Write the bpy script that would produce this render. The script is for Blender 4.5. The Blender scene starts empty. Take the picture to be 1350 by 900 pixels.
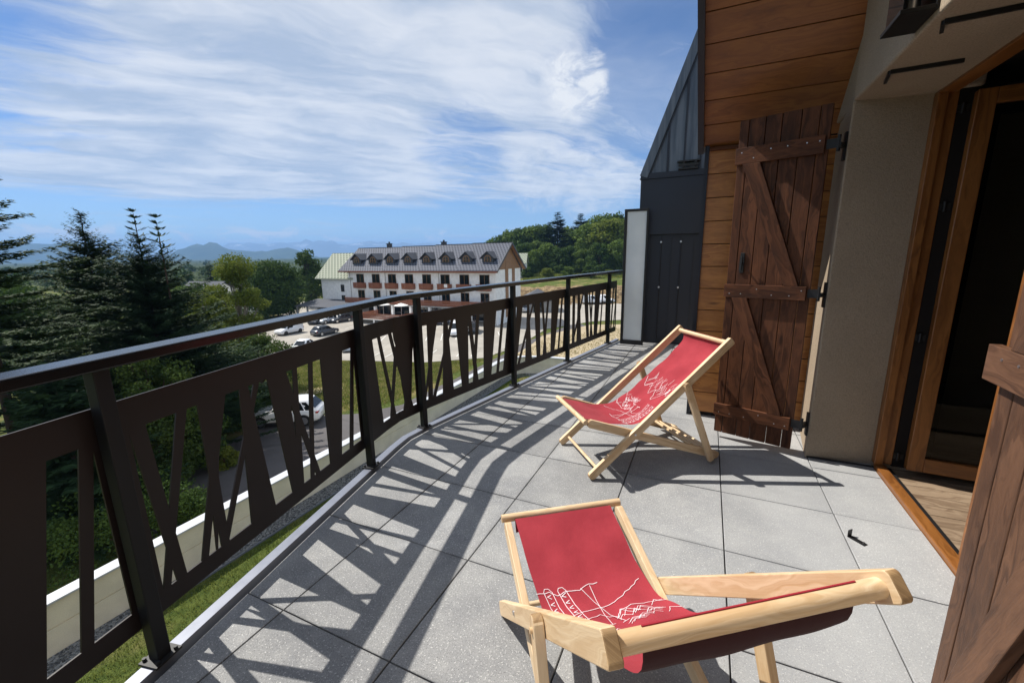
import bpy, bmesh, math, random
import numpy as np
from mathutils import Vector, Matrix
from mathutils.geometry import delaunay_2d_cdt

random.seed(7)
rng = np.random.default_rng(11)
scene = bpy.context.scene
COL = scene.collection

# ------------------------------------------------------------------ camera
CAM = np.array([1.61406, -1.60956, 1.54212])
_p, _r, _y = .2071, .0168, -.4330
def _axes():
    cp, sp, cr, sr = math.cos(_p), math.sin(_p), math.cos(_r), math.sin(_r)
    f = np.array([math.sin(_y)*cp, math.cos(_y)*cp, -sp])
    rt = np.array([math.cos(_y), -math.sin(_y), 0.])
    d = np.cross(f, rt)
    return np.array([cr*rt+sr*d, -sr*rt+cr*d, f])
AX = _axes()
FPX = 553.2573
cd = bpy.data.cameras.new('camera'); cam = bpy.data.objects.new('camera', cd); COL.objects.link(cam)
cd.sensor_width = 36; cd.lens = 36*FPX/1350; cd.clip_start = .05; cd.clip_end = 60000
m3 = Matrix([[AX[0][i], -AX[1][i], -AX[2][i]] for i in range(3)])
cam.matrix_world = Matrix.Translation(Vector(CAM)) @ m3.to_4x4()
scene.camera = cam

# ------------------------------------------------------------------ sun, sky, exposure
SUN = Vector((-.79, .075, 1.0)).normalized()          # towards the sun
SUN_EL = math.asin(SUN.z); SUN_AZ = math.atan2(SUN.x, SUN.y)
sd = bpy.data.lights.new('sun', 'SUN'); sd.energy = 5.0; sd.angle = math.radians(.53); sd.color = (1, .95, .87)
so = bpy.data.objects.new('sun', sd); COL.objects.link(so)
so.rotation_euler = (-SUN).to_track_quat('-Z', 'Y').to_euler(); so.location = (-20, 0, 30)
scene.view_settings.view_transform = 'Standard'; scene.view_settings.look = 'None'
scene.view_settings.exposure = 0.42; scene.view_settings.gamma = 1
scene.view_settings.use_curve_mapping = False
scene.render.engine = 'CYCLES'
scene.cycles.max_bounces = 8; scene.cycles.diffuse_bounces = 4; scene.cycles.volume_bounces = 1
scene.cycles.transparent_max_bounces = 12
scene.cycles.sample_clamp_indirect = 8

w = bpy.data.worlds.new('World'); scene.world = w; w.use_nodes = True
nt = w.node_tree; nt.nodes.clear()
class G:
    """tiny node-graph helper"""
    def __init__(s, tree): s.t = tree
    def n(s, typ, **kw):
        nd = s.t.nodes.new(typ)
        for k, v in kw.items():
            if k == 'inp':
                for a, b in v.items():
                    if isinstance(b, bpy.types.NodeSocket): s.t.links.new(b, nd.inputs[a])
                    else: nd.inputs[a].default_value = b
            else: setattr(nd, k, v)
        return nd
    def math(s, op, a, b=0., c=None, clamp=False):
        nd = s.t.nodes.new('ShaderNodeMath'); nd.operation = op; nd.use_clamp = clamp
        for i, v in enumerate((a, b) if c is None else (a, b, c)):
            if isinstance(v, bpy.types.NodeSocket): s.t.links.new(v, nd.inputs[i])
            else: nd.inputs[i].default_value = v
        return nd.outputs[0]
    def ss(s, x, a, b, lo=0., hi=1.):                # smoothstep
        nd = s.n('ShaderNodeMapRange', interpolation_type='SMOOTHSTEP', inp={0: x, 1: a, 2: b, 3: lo, 4: hi}); return nd.outputs[0]
    def noise(s, vec, scale, detail=4., rough=.55, dist=0., out=0):
        nd = s.n('ShaderNodeTexNoise', inp={'Vector': vec, 'Scale': scale, 'Detail': detail, 'Roughness': rough, 'Distortion': dist}); return nd.outputs[out]
    def mix(s, f, a, b, mode='MIX'):
        nd = s.n('ShaderNodeMix', data_type='RGBA', blend_type=mode)
        for k, v in ((0, f), (6, a), (7, b)):
            if isinstance(v, bpy.types.NodeSocket): s.t.links.new(v, nd.inputs[k])
            else: nd.inputs[k].default_value = v if k == 0 else (*v[:3], 1)
        return nd.outputs[2]
    def map(s, vec, scale=(1, 1, 1), loc=(0, 0, 0), rot=(0, 0, 0)):
        return s.n('ShaderNodeMapping', inp={'Vector': vec, 'Scale': scale, 'Location': loc, 'Rotation': rot}).outputs[0]
    def bump(s, h, strength=.3, dist=.01, normal=None):
        d = {'Height': h, 'Strength': strength, 'Distance': dist}
        if normal is not None: d['Normal'] = normal
        return s.n('ShaderNodeBump', inp=d).outputs[0]

g = G(nt)
SKY_STRENGTH = .094
sky = g.n('ShaderNodeTexSky', sky_type='NISHITA'); sky.sun_disc = False
sky.sun_elevation = SUN_EL; sky.sun_rotation = SUN_AZ; sky.altitude = 1400; sky.air_density = 1.0; sky.dust_density = 0.; sky.ozone_density = 2.0
tc = g.n('ShaderNodeTexCoord')
sep = g.n('ShaderNodeSeparateXYZ', inp={0: tc.outputs['Generated']})
X, Y, Z = sep.outputs
zz = g.math('ADD', g.math('MAXIMUM', Z, 0.), .10)
px = g.math('DIVIDE', X, zz); py = g.math('DIVIDE', Y, zz)
P = g.n('ShaderNodeCombineXYZ', inp={0: px, 1: py, 2: 0.}).outputs[0]
# long cirrus filaments, stretched along one wind direction
Pr = g.map(P, rot=(0, 0, math.radians(-52)))
warp = g.n('ShaderNodeTexNoise', inp={'Vector': Pr, 'Scale': .55, 'Detail': 5., 'Roughness': .6}).outputs['Color']
Pw = g.n('ShaderNodeVectorMath', operation='MULTIPLY_ADD', inp={0: warp, 1: (1.1, 1.1, 0), 2: Pr}).outputs[0]
fil = g.noise(g.map(Pw, scale=(.5, 1.6, 1)), 1.35, 10., .60, .35)
wide = g.noise(g.map(Pw, scale=(.45, .8, 1), loc=(3.1, 1.7, 0)), .9, 6., .55)
fine = g.noise(g.map(Pw, scale=(.8, 3.6, 1)), 3.0, 8., .65, .4)
puffy = g.noise(g.map(Pw, scale=(1, 1.3, 1), loc=(1, 5, 0)), 4.5, 9., .62)
def dirmask(d, r0, r1):
    """1 inside a cone of half-angle r0 about d, 0 outside r1"""
    dv = Vector(d).normalized()
    dot = g.n('ShaderNodeVectorMath', operation='DOT_PRODUCT', inp={0: tc.outputs['Generated'], 1: dv}).outputs['Value']
    return g.ss(dot, math.cos(math.radians(r1)), math.cos(math.radians(r0)))
cov = g.math('ADD', g.math('MULTIPLY', fil, .55), g.math('MULTIPLY', wide, .38))
cov = g.math('ADD', cov, g.math('MULTIPLY', fine, .17))
cov = g.math('ADD', cov, g.math('MULTIPLY', puffy, .22))
bias = g.math('MULTIPLY', g.ss(Z, .085, .135), .30)                    # little cirrus just above the horizon
bias = g.math('SUBTRACT', bias, g.math('MULTIPLY', dirmask((-.08, .93, .37), 1, 15), .22))   # blue gap to the right
bias = g.math('SUBTRACT', bias, g.math('MULTIPLY', dirmask((-.50, .83, .215), 1, 8), .17))
bias = g.math('SUBTRACT', bias, g.math('MULTIPLY', dirmask((-.91, .26, .33), 3, 14), .10))
bias = g.math('ADD', bias, g.math('MULTIPLY', dirmask((-.70, .62, .36), 4, 28), .07))
bias = g.math('ADD', bias, g.math('MULTIPLY', dirmask((-.87, .45, .17), 2, 13), .07))
cov = g.math('ADD', cov, bias)
cir = g.ss(cov, .735, .985)
# a few puffy clouds, low and mid sky
pn = g.noise(g.map(tc.outputs['Generated'], scale=(1, 1, 1.9)), 13., 9., .66, .5)
def puff(d, r0, r1, lo=.30, hi=.66):
    dm = dirmask(d, r0, r1)
    return g.ss(g.math('MULTIPLY', pn, dm), lo, hi)
pf = g.math('MAXIMUM', g.math('MULTIPLY', puff((-.268, .905, .330), .1, 6.0, .18, .50), .95), g.math('MULTIPLY', puff((-.35, .92, .16), .5, 8), .8))
pf = g.math('MAXIMUM', pf, g.math('MULTIPLY', puff((-.24, .95, .14), .5, 9), .75))
lowm = g.math('MULTIPLY', g.ss(Z, .022, .034), g.ss(Z, .070, .046))
pf = g.math('MAXIMUM', pf, g.math('MULTIPLY', g.math('MULTIPLY', g.ss(pn, .47, .60), lowm), .95))
lowband = g.math('MULTIPLY', g.math('MULTIPLY', g.ss(Z, .018, .032), g.ss(Z, .064, .040)), g.ss(g.noise(g.map(tc.outputs['Generated'], scale=(3, 3, 26)), 2.2, 5.), .42, .62))
cl = g.math('MAXIMUM', g.math('MULTIPLY', cir, .88), pf)
cl = g.math('MAXIMUM', cl, g.math('MULTIPLY', lowband, .75), clamp=True)
cl = g.math('MAXIMUM', cl, g.math('MULTIPLY', g.ss(wide, .42, .62), g.math('MULTIPLY', g.ss(Z, .10, .18), .30)))
shade = g.ss(g.noise(g.map(Pw, scale=(.7, 1.8, 1), loc=(7, 3, 0)), 1.8, 8., .6), .32, .68)
ccol = g.mix(shade, (3.9, 4.6, 5.7), (7.0, 7.2, 7.5))
ccol = g.mix(pf, ccol, (7.6, 7.7, 7.8))
blue = g.mix(1.0, sky.outputs[0], (.64, .75, .92), 'MULTIPLY')
skyc = g.mix(cl, blue, ccol)
bg = g.n('ShaderNodeBackground', inp={'Color': skyc, 'Strength': SKY_STRENGTH})
g.n('ShaderNodeOutputWorld', inp={0: bg.outputs[0]})

# ------------------------------------------------------------------ pixel rays (used to work out where far things stand on the ground)
def ray(x, y):
    return np.array([(x-675)/FPX, (y-450)/FPX, 1.]) @ AX
def on_plane(x, y, n, d0):
    d = ray(x, y); n = np.array(n, float); return CAM + d*(d0 - n@CAM)/(n@d)
def at_depth(x, y, D):
    return CAM + ray(x, y)*D
FH = np.array([math.sin(_y), math.cos(_y)]); RH = np.array([math.cos(_y), -math.sin(_y)])
def smooth(a, b, x):
    t = np.clip((x-a)/(b-a), 0, 1); return t*t*(3-2*t)
def ground_h(x, y):
    x = np.asarray(x, float); y = np.asarray(y, float)
    d = (x-CAM[0])*FH[0]+(y-CAM[1])*FH[1]; l = (x-CAM[0])*RH[0]+(y-CAM[1])*RH[1]
    z = -8.8 - 1.7*smooth(27, 58, d)
    k = smooth(-9, -3, l)*smooth(90, 60, l)
    wob = .9*np.sin(l*.55)+.6*np.sin(l*1.3+1)
    z = z + k*(3.6*smooth(97, 104, d+wob) + .028*np.clip(d-104, 0, 90))
    return z
def on_ground(x, y):
    d = ray(x, y); t = 5.
    for _ in range(4000):
        p = CAM + d*t
        if p[2] <= ground_h(p[0], p[1]): break
        t *= 1.004
    lo, hi = t/1.004, t
    for _ in range(30):
        m = (lo+hi)/2; p = CAM+d*m
        if p[2] <= ground_h(p[0], p[1]): hi = m
        else: lo = m
    return CAM + d*hi

# ------------------------------------------------------------------ objects
def tag(o, label=None, cat=None, group=None, kind=None):
    if label: o['label'] = label
    if cat: o['category'] = cat
    if group: o['group'] = group
    if kind: o['kind'] = kind
    return o
def thing(name, label, cat, loc=(0, 0, 0), rz=0., group=None, scale=1.):
    o = bpy.data.objects.new(name, None); COL.objects.link(o); o.empty_display_size = .2
    o.location = loc; o.rotation_euler = (0, 0, rz); o.scale = (scale,)*3
    return tag(o, label, cat, group)
def copy_tree(o, parent=None):
    c = o.copy(); COL.objects.link(c)
    if parent is not None: c.parent = parent
    for ch in [k for k in o.children]: copy_tree(ch, c)
    return c

class MB:
    """collects faces; build() links them as ONE mesh object"""
    def __init__(s): s.v = []; s.f = []; s.uv = []; s.m = []; s.sm = []
    def add(s, verts, faces, uvs=None, mi=0, smooth=False):
        b = len(s.v); s.v += [tuple(map(float, p)) for p in verts]
        for i, fc in enumerate(faces):
            s.f.append([b+k for k in fc]); s.m.append(mi); s.sm.append(smooth)
            s.uv.append(None if uvs is None else uvs[i])
        return s
    def box(s, lo, hi, mi=0, along=None):
        x0, y0, z0 = lo; x1, y1, z1 = hi
        V = [(x0, y0, z0), (x1, y0, z0), (x1, y1, z0), (x0, y1, z0), (x0, y0, z1), (x1, y0, z1), (x1, y1, z1), (x0, y1, z1)]
        F = [(0, 3, 2, 1), (4, 5, 6, 7), (0, 1, 5, 4), (1, 2, 6, 5), (2, 3, 7, 6), (3, 0, 4, 7)]
        uv = None
        if along is not None:
            o1, o2 = random.random()*7, random.random()*7
            oth = [i for i in range(3) if i != along]
            uv = []
            for fc in F:
                pts = [V[k] for k in fc]
                w_ = [i for i in oth if max(p[i] for p in pts)-min(p[i] for p in pts) > 1e-6] or oth[:1]
                if max(p[along] for p in pts)-min(p[along] for p in pts) < 1e-6:
                    uv.append([(p[oth[0]]*.3+o1, p[oth[1]]+o2) for p in pts])
                else: uv.append([(p[along]+o1, p[w_[0]]+o2) for p in pts])
        return s.add(V, F, uv, mi)
    def beam(s, p0, p1, w, h, up=(0, 0, 1), mi=0, w1=None, h1=None, ext=(0, 0)):
        p0 = Vector(p0); p1 = Vector(p1); d = (p1-p0); L = d.length; d.normalize()
        p0 = p0-d*ext[0]; p1 = p1+d*ext[1]; L = (p1-p0).length
        sd = d.cross(Vector(up)).normalized(); u = sd.cross(d).normalized()
        w1 = w if w1 is None else w1; h1 = h if h1 is None else h1
        V = []
        for p, a, b in ((p0, w, h), (p1, w1, h1)):
            for i, j in ((-1, -1), (1, -1), (1, 1), (-1, 1)): V.append(p+sd*(a/2*i)+u*(b/2*j))
        F = [(0, 1, 2, 3), (7, 6, 5, 4), (0, 4, 5, 1), (1, 5, 6, 2), (2, 6, 7, 3), (3, 7, 4, 0)]
        o1, o2 = random.random()*7, random.random()*7
        uv = [[(o1+a*.3, o2+b) for a, b in ((0, 0), (w, 0), (w, h), (0, h))], [(o1+a*.3, o2+b) for a, b in ((0, h), (w, h), (w, 0), (0, 0))]]
        acc = 0
        for wd in (w, h, w, h):
            uv.append([(o1, o2+acc), (o1+L, o2+acc), (o1+L, o2+acc+wd), (o1, o2+acc+wd)]); acc += wd
        return s.add(V, F, uv, mi)
    def cyl(s, p0, p1, r0, r1=None, n=14, mi=0, cap=True, smooth=True):
        p0 = Vector(p0); p1 = Vector(p1); r1 = r0 if r1 is None else r1
        d = (p1-p0); L = d.length; d.normalize()
        a = d.orthogonal().normalized(); b = d.cross(a)
        V = []; F = []; U = []
        o1, o2 = random.random()*7, random.random()*7
        for p, r in ((p0, r0), (p1, r1)):
            for k in range(n): t = 2*math.pi*k/n; V.append(p+(a*math.cos(t)+b*math.sin(t))*r)
        for k in range(n):
            k2 = (k+1) % n; F.append((k, k2, n+k2, n+k))
            c0, c1 = k/n*6.283*r0, (k+1)/n*6.283*r0
            U.append([(o1, o2+c0), (o1, o2+c1), (o1+L, o2+c1), (o1+L, o2+c0)])
        s.add(V, F, U, mi, smooth)
        if cap:
            s.add(V, [tuple(range(n-1, -1, -1)), tuple(range(n, 2*n))], [[(o1+.3*math.cos(6.283*k/n)*r0, o2+math.sin(6.283*k/n)*r0) for k in range(n)]]*2, mi)
        return s
    def prism(s, pts, ax, lo, hi, mi=0):
        """polygon pts in the two other axes, extruded along axis ax from lo to hi"""
        def P3(p, t):
            q = list(p); q.insert(ax, t); return tuple(q)
        n = len(pts); V = [P3(p, lo) for p in pts]+[P3(p, hi) for p in pts]
        F = [tuple(range(n-1, -1, -1)), tuple(range(n, 2*n))]+[(k, (k+1) % n, n+(k+1) % n, n+k) for k in range(n)]
        return s.add(V, F, None, mi)
    def build(s, name, mats, parent=None, bevel=0., seg=2, loc=None, recalc=True, autosmooth=False):
        me = bpy.data.meshes.new(name); me.from_pydata(s.v, [], s.f)
        ul = me.uv_layers.new(name='UVMap')
        buf = []
        for fc, uv in zip(s.f, s.uv):
            if uv is None:
                p = [s.v[k] for k in fc]
                nrm = np.zeros(3)
                for i in range(len(p)):
                    a, b = p[i], p[(i+1) % len(p)]
                    nrm += np.array([(a[1]-b[1])*(a[2]+b[2]), (a[2]-b[2])*(a[0]+b[0]), (a[0]-b[0])*(a[1]+b[1])])
                k = int(np.argmax(np.abs(nrm)))
                uv = [(q[1], q[2]) if k == 0 else ((q[0], q[2]) if k == 1 else (q[0], q[1])) for q in p]
            for q in uv: buf += [q[0], q[1]]
        ul.data.foreach_set('uv', buf)
        if not isinstance(mats, (list, tuple)): mats = [mats]
        for m in mats: me.materials.append(m)
        me.polygons.foreach_set('material_index', s.m); me.polygons.foreach_set('use_smooth', s.sm)
        if recalc:
            bm = bmesh.new(); bm.from_mesh(me); bmesh.ops.recalc_face_normals(bm, faces=bm.faces); bm.to_mesh(me); bm.free()
        me.update()
        o = bpy.data.objects.new(name, me); COL.objects.link(o)
        if parent is not None: o.parent = parent
        if loc is not None: o.location = loc
        if bevel > 0:
            b = o.modifiers.new('bevel', 'BEVEL'); b.width = bevel; b.segments = seg; b.limit_method = 'ANGLE'; b.angle_limit = math.radians(40)
        return o

def raw_mesh(name, V, F, mats, parent=None, mi=None, smooth=False, uv=None):
    """fast numpy mesh: V (n,3), F (m,3|4)"""
    me = bpy.data.meshes.new(name); V = np.asarray(V, np.float32); F = np.asarray(F, np.int32); k = F.shape[1]
    me.vertices.add(len(V)); me.vertices.foreach_set('co', V.ravel())
    me.loops.add(F.size); me.loops.foreach_set('vertex_index', F.ravel())
    me.polygons.add(len(F)); me.polygons.foreach_set('loop_start', np.arange(0, F.size, k, dtype=np.int32))
    me.polygons.foreach_set('loop_total', np.full(len(F), k, np.int32))
    if not isinstance(mats, (list, tuple)): mats = [mats]
    for m in mats: me.materials.append(m)
    if mi is not None: me.polygons.foreach_set('material_index', np.asarray(mi, np.int32))
    me.polygons.foreach_set('use_smooth', np.full(len(F), smooth))
    if uv is not None:
        ul = me.uv_layers.new(name='UVMap'); ul.data.foreach_set('uv', np.asarray(uv, np.float32).ravel())
    me.update(calc_edges=True)
    o = bpy.data.objects.new(name, me); COL.objects.link(o)
    if parent is not None: o.parent = parent
    return o
# ------------------------------------------------------------------ materials
def mat(name, base=(.5, .5, .5), rough=.5, metal=0., spec=.5, fn=None, **kw):
    m = bpy.data.materials.new(name); m.use_nodes = True; t = m.node_tree; t.nodes.clear()
    h = G(t); b = h.n('ShaderNodeBsdfPrincipled', inp={'Base Color': (*base, 1), 'Roughness': rough, 'Metallic': metal, 'Specular IOR Level': spec})
    for k, v in kw.items(): b.inputs[k.replace('_', ' ')].default_value = v
    h.n('ShaderNodeOutputMaterial', inp={0: b.outputs[0]})
    if fn: fn(h, b, t)
    return m
def link(t, a, b): t.links.new(a, b)
def obj_co(h): return h.n('ShaderNodeTexCoord').outputs['Object']
def uv_co(h): return h.n('ShaderNodeTexCoord').outputs['UV']
def wpos(h): return h.n('ShaderNodeNewGeometry').outputs['Position']

def wood(name, ca, cb, rough=.5, grain=1., knots=.5, dirt=None, bump=.15, coat=0., streak=26., spec=.5):
    """timber: grain runs along UV u (metres)"""
    def fn(h, b, t):
        uv = uv_co(h)
        st = h.map(uv, scale=(1.1*grain, streak*grain, 1))
        wv = h.noise(h.map(uv, scale=(1.3, 5, 1)), 1.6, 3.)
        stw = h.n('ShaderNodeVectorMath', operation='MULTIPLY_ADD', inp={0: h.n('ShaderNodeCombineXYZ', inp={0: 0., 1: wv, 2: 0.}).outputs[0], 1: (0, 9, 0), 2: st}).outputs[0]
        gr = h.noise(stw, 1.0, 6., .62, .5)
        fi = h.noise(h.map(uv, scale=(6, 210, 1)), 1., 3., .6)
        big = h.noise(h.map(uv, scale=(.7, 3.5, 1)), 1.4, 3.)
        f = h.math('ADD', h.ss(gr, .30, .70), h.math('MULTIPLY', h.math('SUBTRACT', fi, .5), .5))
        f = h.math('ADD', f, h.math('MULTIPLY', h.math('SUBTRACT', big, .5), .9), clamp=True)
        c = h.mix(f, ca, cb)
        if knots > 0:
            vo = h.n('ShaderNodeTexVoronoi', inp={'Vector': h.map(uv, scale=(2.1, 7.5, 1)), 'Scale': 1., 'Randomness': 1.})
            rnd = h.n('ShaderNodeSeparateColor', inp={0: vo.outputs['Color']}).outputs[0]
            kd = h.math('MULTIPLY', h.ss(h.math('ADD', vo.outputs['Distance'], h.math('MULTIPLY', gr, .06)), .17, .07), h.math('GREATER_THAN', rnd, 1-knots*.7))
            c = h.mix(h.math('MULTIPLY', kd, .8), c, tuple(k*.32 for k in ca))
        if dirt:
            dn = h.noise(h.map(uv, scale=(1.5, 4, 1), loc=(4, 9, 0)), 1.7, 5., .6)
            c = h.mix(h.math('MULTIPLY', h.ss(dn, .46, .78), .75), c, dirt)
        link(t, c, b.inputs['Base Color'])
        link(t, h.math('ADD', h.math('MULTIPLY', gr, .25), rough-.12), b.inputs['Roughness'])
        hh = h.math('ADD', gr, h.math('MULTIPLY', fi, .6))
        link(t, h.bump(hh, bump, .004), b.inputs['Normal'])
        b.inputs['Specular IOR Level'].default_value = spec; b.inputs['Coat Weight'].default_value = coat; b.inputs['Coat Roughness'].default_value = .25
    return mat(name, ca, rough, fn=fn)

M = {}
M['pine'] = wood('pale_pine', (.54, .355, .185), (.75, .575, .37), .48, .9, .40, bump=.14, streak=30)
M['pine_end'] = wood('pine_end_grain', (.20, .115, .05), (.42, .27, .13), .6, 3.0, 0, bump=.2, streak=9)
M['clad'] = wood('honey_larch', (.33, .120, .027), (.52, .225, .055), .42, 1., .55, dirt=(.22, .075, .018), bump=.15, coat=.2)
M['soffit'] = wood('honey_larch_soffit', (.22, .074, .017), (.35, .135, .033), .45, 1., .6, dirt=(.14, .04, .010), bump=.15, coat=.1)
M['shut'] = wood('walnut_stained_boards', (.046, .017, .008), (.145, .056, .026), .62, 1., .5, dirt=(.026, .0125, .009), bump=.25, spec=.2)
M['shut_weather'] = wood('weathered_walnut_boards', (.060, .029, .017), (.150, .075, .042), .5, 1., .5, dirt=(.035, .021, .016), bump=.3, spec=.25)
M['frame'] = wood('orange_oak_varnish', (.145, .050, .011), (.27, .105, .024), .42, 1., .15, bump=.08, coat=.3)
M['floorwood'] = wood('grey_brown_floor', (.17, .115, .075), (.34, .25, .17), .4, .9, .3, bump=.1)
M['inner'] = mat('dark_room_wall', (.013, .0105, .0095), .9, 0, .2)
M['balcwood'] = wood('red_brown_balcony_wood', (.17, .052, .022), (.29, .10, .045), .6, 1., .3)
M['gablewood'] = wood('brown_gable_wood', (.20, .095, .042), (.33, .18, .085), .6, 1., .3)
M['black'] = mat('black_satin_paint', (.006, .006, .007), .5, 0, .3)
M['railtop'] = mat('black_smooth_handrail_paint', (.005, .005, .006), .22, 0, .42)
M['panel'] = mat('dark_brown_powder_coat', (.016, .0105, .0095), .5, 0, .28,
                 fn=lambda h, b, t: (link(t, h.bump(h.noise(obj_co(h), 900, 2), .10, .001), b.inputs['Normal']),
                                     link(t, h.math('ADD', h.math('MULTIPLY', h.noise(obj_co(h), 3, 4), .2), .32), b.inputs['Roughness'])))
M['iron'] = mat('black_iron', (.012, .012, .013), .5, 0, .4)
M['steel'] = mat('brushed_steel', (.55, .56, .58), .35, 1.)
M['alu'] = mat('grey_alu_flashing', (.20, .215, .26), .5, .3,
               fn=lambda h, b, t: link(t, h.math('ADD', h.math('MULTIPLY', h.noise(obj_co(h), 12, 4), .3), .25), b.inputs['Roughness']))
M['membrane'] = mat('black_membrane', (.014, .014, .015), .8)
def _stucco(name, base, sc=1., amt=.55):
    def fn(h, b, t):
        o = wpos(h)
        a = h.noise(o, 120*sc, 4., .65); big = h.noise(o, 1.6, 4.)
        c = h.mix(h.ss(big, .3, .75), tuple(k*.88 for k in base), tuple(min(1, k*1.06) for k in base))
        link(t, h.mix(h.math('MULTIPLY', h.ss(a, .42, .66), amt), c, tuple(k*.58 for k in base)), b.inputs['Base Color'])
        link(t, h.bump(h.math('ADD', a, h.math('MULTIPLY', h.noise(o, 90*sc, 3), .7)), .55, .004), b.inputs['Normal'])
    return mat(name, base, .92, 0, .2, fn)
M['stucco'] = _stucco('beige_render', (.37, .295, .215))
M['cream'] = _stucco('cream_wall_render', (.80, .72, .54), .5, .2)
M['whitewall'] = _stucco('white_hotel_render', (.92, .91, .89), .25, .10)
M['concrete'] = _stucco('grey_concrete', (.42, .41, .39), .3)
def _coping(h, b, t):
    n = h.noise(wpos(h), 6, 4); link(t, h.mix(h.ss(n, .3, .7), (.46, .475, .50), (.54, .55, .575)), b.inputs['Base Color'])
M['coping'] = mat('pale_coping_metal', (.78, .79, .82), .4, 0, .5, _coping)
def _tile(h, b, t):
    uv = uv_co(h); o = wpos(h)
    att = h.n('ShaderNodeAttribute', attribute_name='tone').outputs['Fac']
    sp = h.noise(o, 125, 3., .7); sp2 = h.noise(o, 230, 2., .7); big = h.noise(o, 2.3, 5., .6); mid = h.noise(o, 14, 4.)
    c = h.mix(h.ss(big, .28, .74), (.215, .218, .224), (.315, .315, .31))
    c = h.mix(h.math('MULTIPLY', h.ss(mid, .45, .75), .30), c, (.40, .40, .385))
    c = h.mix(h.math('MULTIPLY', h.ss(sp, .56, .68), .60), c, (.80, .79, .76))
    c = h.mix(h.math('MULTIPLY', h.ss(sp2, .56, .66), .80), c, (.085, .085, .09))
    c = h.mix(1.0, c, h.n('ShaderNodeCombineXYZ', inp={0: att, 1: att, 2: att}).outputs[0], 'MULTIPLY')
    dt = h.n('ShaderNodeAttribute', attribute_name='edge').outputs['Fac']
    c = h.mix(h.math('MULTIPLY', h.math('MULTIPLY', h.math('POWER', dt, 2.2), h.ss(h.noise(o, 7., 5., .65), .38, .66)), .5), c, (.12, .12, .125))
    # paler towards the door side, broken up by noise, plus scattered pale patches
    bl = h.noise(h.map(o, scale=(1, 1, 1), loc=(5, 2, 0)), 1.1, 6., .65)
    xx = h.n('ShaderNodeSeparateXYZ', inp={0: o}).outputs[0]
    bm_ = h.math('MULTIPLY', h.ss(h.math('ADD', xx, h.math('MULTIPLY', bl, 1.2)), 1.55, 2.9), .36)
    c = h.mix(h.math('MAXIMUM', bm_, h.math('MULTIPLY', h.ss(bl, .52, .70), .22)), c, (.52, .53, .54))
    st = h.n('ShaderNodeTexVoronoi', feature='SMOOTH_F1', inp={'Vector': o, 'Scale': 3.1, 'Smoothness': .4}); spot = h.math('MULTIPLY', h.ss(st.outputs['Distance'], .10, .05), h.ss(h.noise(o, 2., 2.), .52, .60))
    c = h.mix(h.math('MULTIPLY', spot, .35), c, (.10, .10, .10))
    link(t, c, b.inputs['Base Color'])
    link(t, h.math('ADD', .58, h.math('MULTIPLY', sp, .3)), b.inputs['Roughness'])
    link(t, h.bump(h.math('ADD', sp, h.math('MULTIPLY', sp2, .5)), .40, .003), b.inputs['Normal'])
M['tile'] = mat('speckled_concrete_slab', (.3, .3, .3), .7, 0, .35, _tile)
def _fabric(h, b, t):
    uv = uv_co(h)
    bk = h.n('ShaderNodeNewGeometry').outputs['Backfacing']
    wv = h.math('MULTIPLY', h.math('ADD', h.n('ShaderNodeTexWave', bands_direction='X', inp={'Vector': uv, 'Scale': 180., 'Distortion': .6}).outputs['Fac'],
                h.n('ShaderNodeTexWave', bands_direction='Y', inp={'Vector': uv, 'Scale': 180., 'Distortion': .6}).outputs['Fac']), .5)
    n = h.noise(uv, 6, 5.)
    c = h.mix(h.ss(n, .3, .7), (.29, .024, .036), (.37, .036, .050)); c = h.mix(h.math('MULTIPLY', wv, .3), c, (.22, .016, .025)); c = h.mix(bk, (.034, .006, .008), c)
    link(t, c, b.inputs['Base Color'])
    cr = h.noise(h.map(uv, scale=(1, .45, 1)), 8, 4.)
    cr2 = h.noise(h.map(uv, scale=(1, 1.8, 1), rot=(0, 0, .5)), 5.5, 3., .5, .6)
    link(t, h.bump(h.math('ADD', h.math('ADD', h.math('MULTIPLY', wv, .06), cr), h.math('MULTIPLY', cr2, .7)), .32, .014), b.inputs['Normal'])
M['fabric'] = mat('crimson_canvas', (.4, .03, .045), .85, 0, .25, _fabric, Sheen_Weight=.05)
M['hem'] = mat('crimson_hem', (.30, .022, .034), .85, 0, .2)
M['print'] = mat('white_screen_print', (.80, .70, .72), .8)
M['glassdark'] = mat('dark_window_glass', (.012, .014, .016), .06, 0, .6)
def _pane(h, b, t):
    tr = h.n('ShaderNodeBsdfTransparent', inp={'Color': (.62, .64, .64, 1)}); gl = h.n('ShaderNodeBsdfGlossy', inp={'Color': (1, 1, 1, 1), 'Roughness': .01})
    mx = h.n('ShaderNodeMixShader', inp={0: .018, 1: tr.outputs[0], 2: gl.outputs[0]}); out = [k for k in t.nodes if k.type == 'OUTPUT_MATERIAL'][0]; link(t, mx.outputs[0], out.inputs[0])
M['glass'] = mat('tinted_door_glass', (1, 1, 1), .01, fn=_pane)
def _frost(h, b, t):
    c = h.mix(h.ss(h.noise(obj_co(h), 2.2, 4), .3, .7), (.78, .82, .84), (.86, .89, .90)); link(t, c, b.inputs['Base Color'])
    tr = h.n('ShaderNodeBsdfTranslucent', inp={'Color': c}); mx = h.n('ShaderNodeMixShader', inp={0: .45, 1: b.outputs[0], 2: tr.outputs[0]})
    out = [k for k in t.nodes if k.type == 'OUTPUT_MATERIAL'][0]; link(t, mx.outputs[0], out.inputs[0])
M['frost'] = mat('frosted_panel', (.8, .84, .86), .5, 0, .4, _frost)
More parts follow.
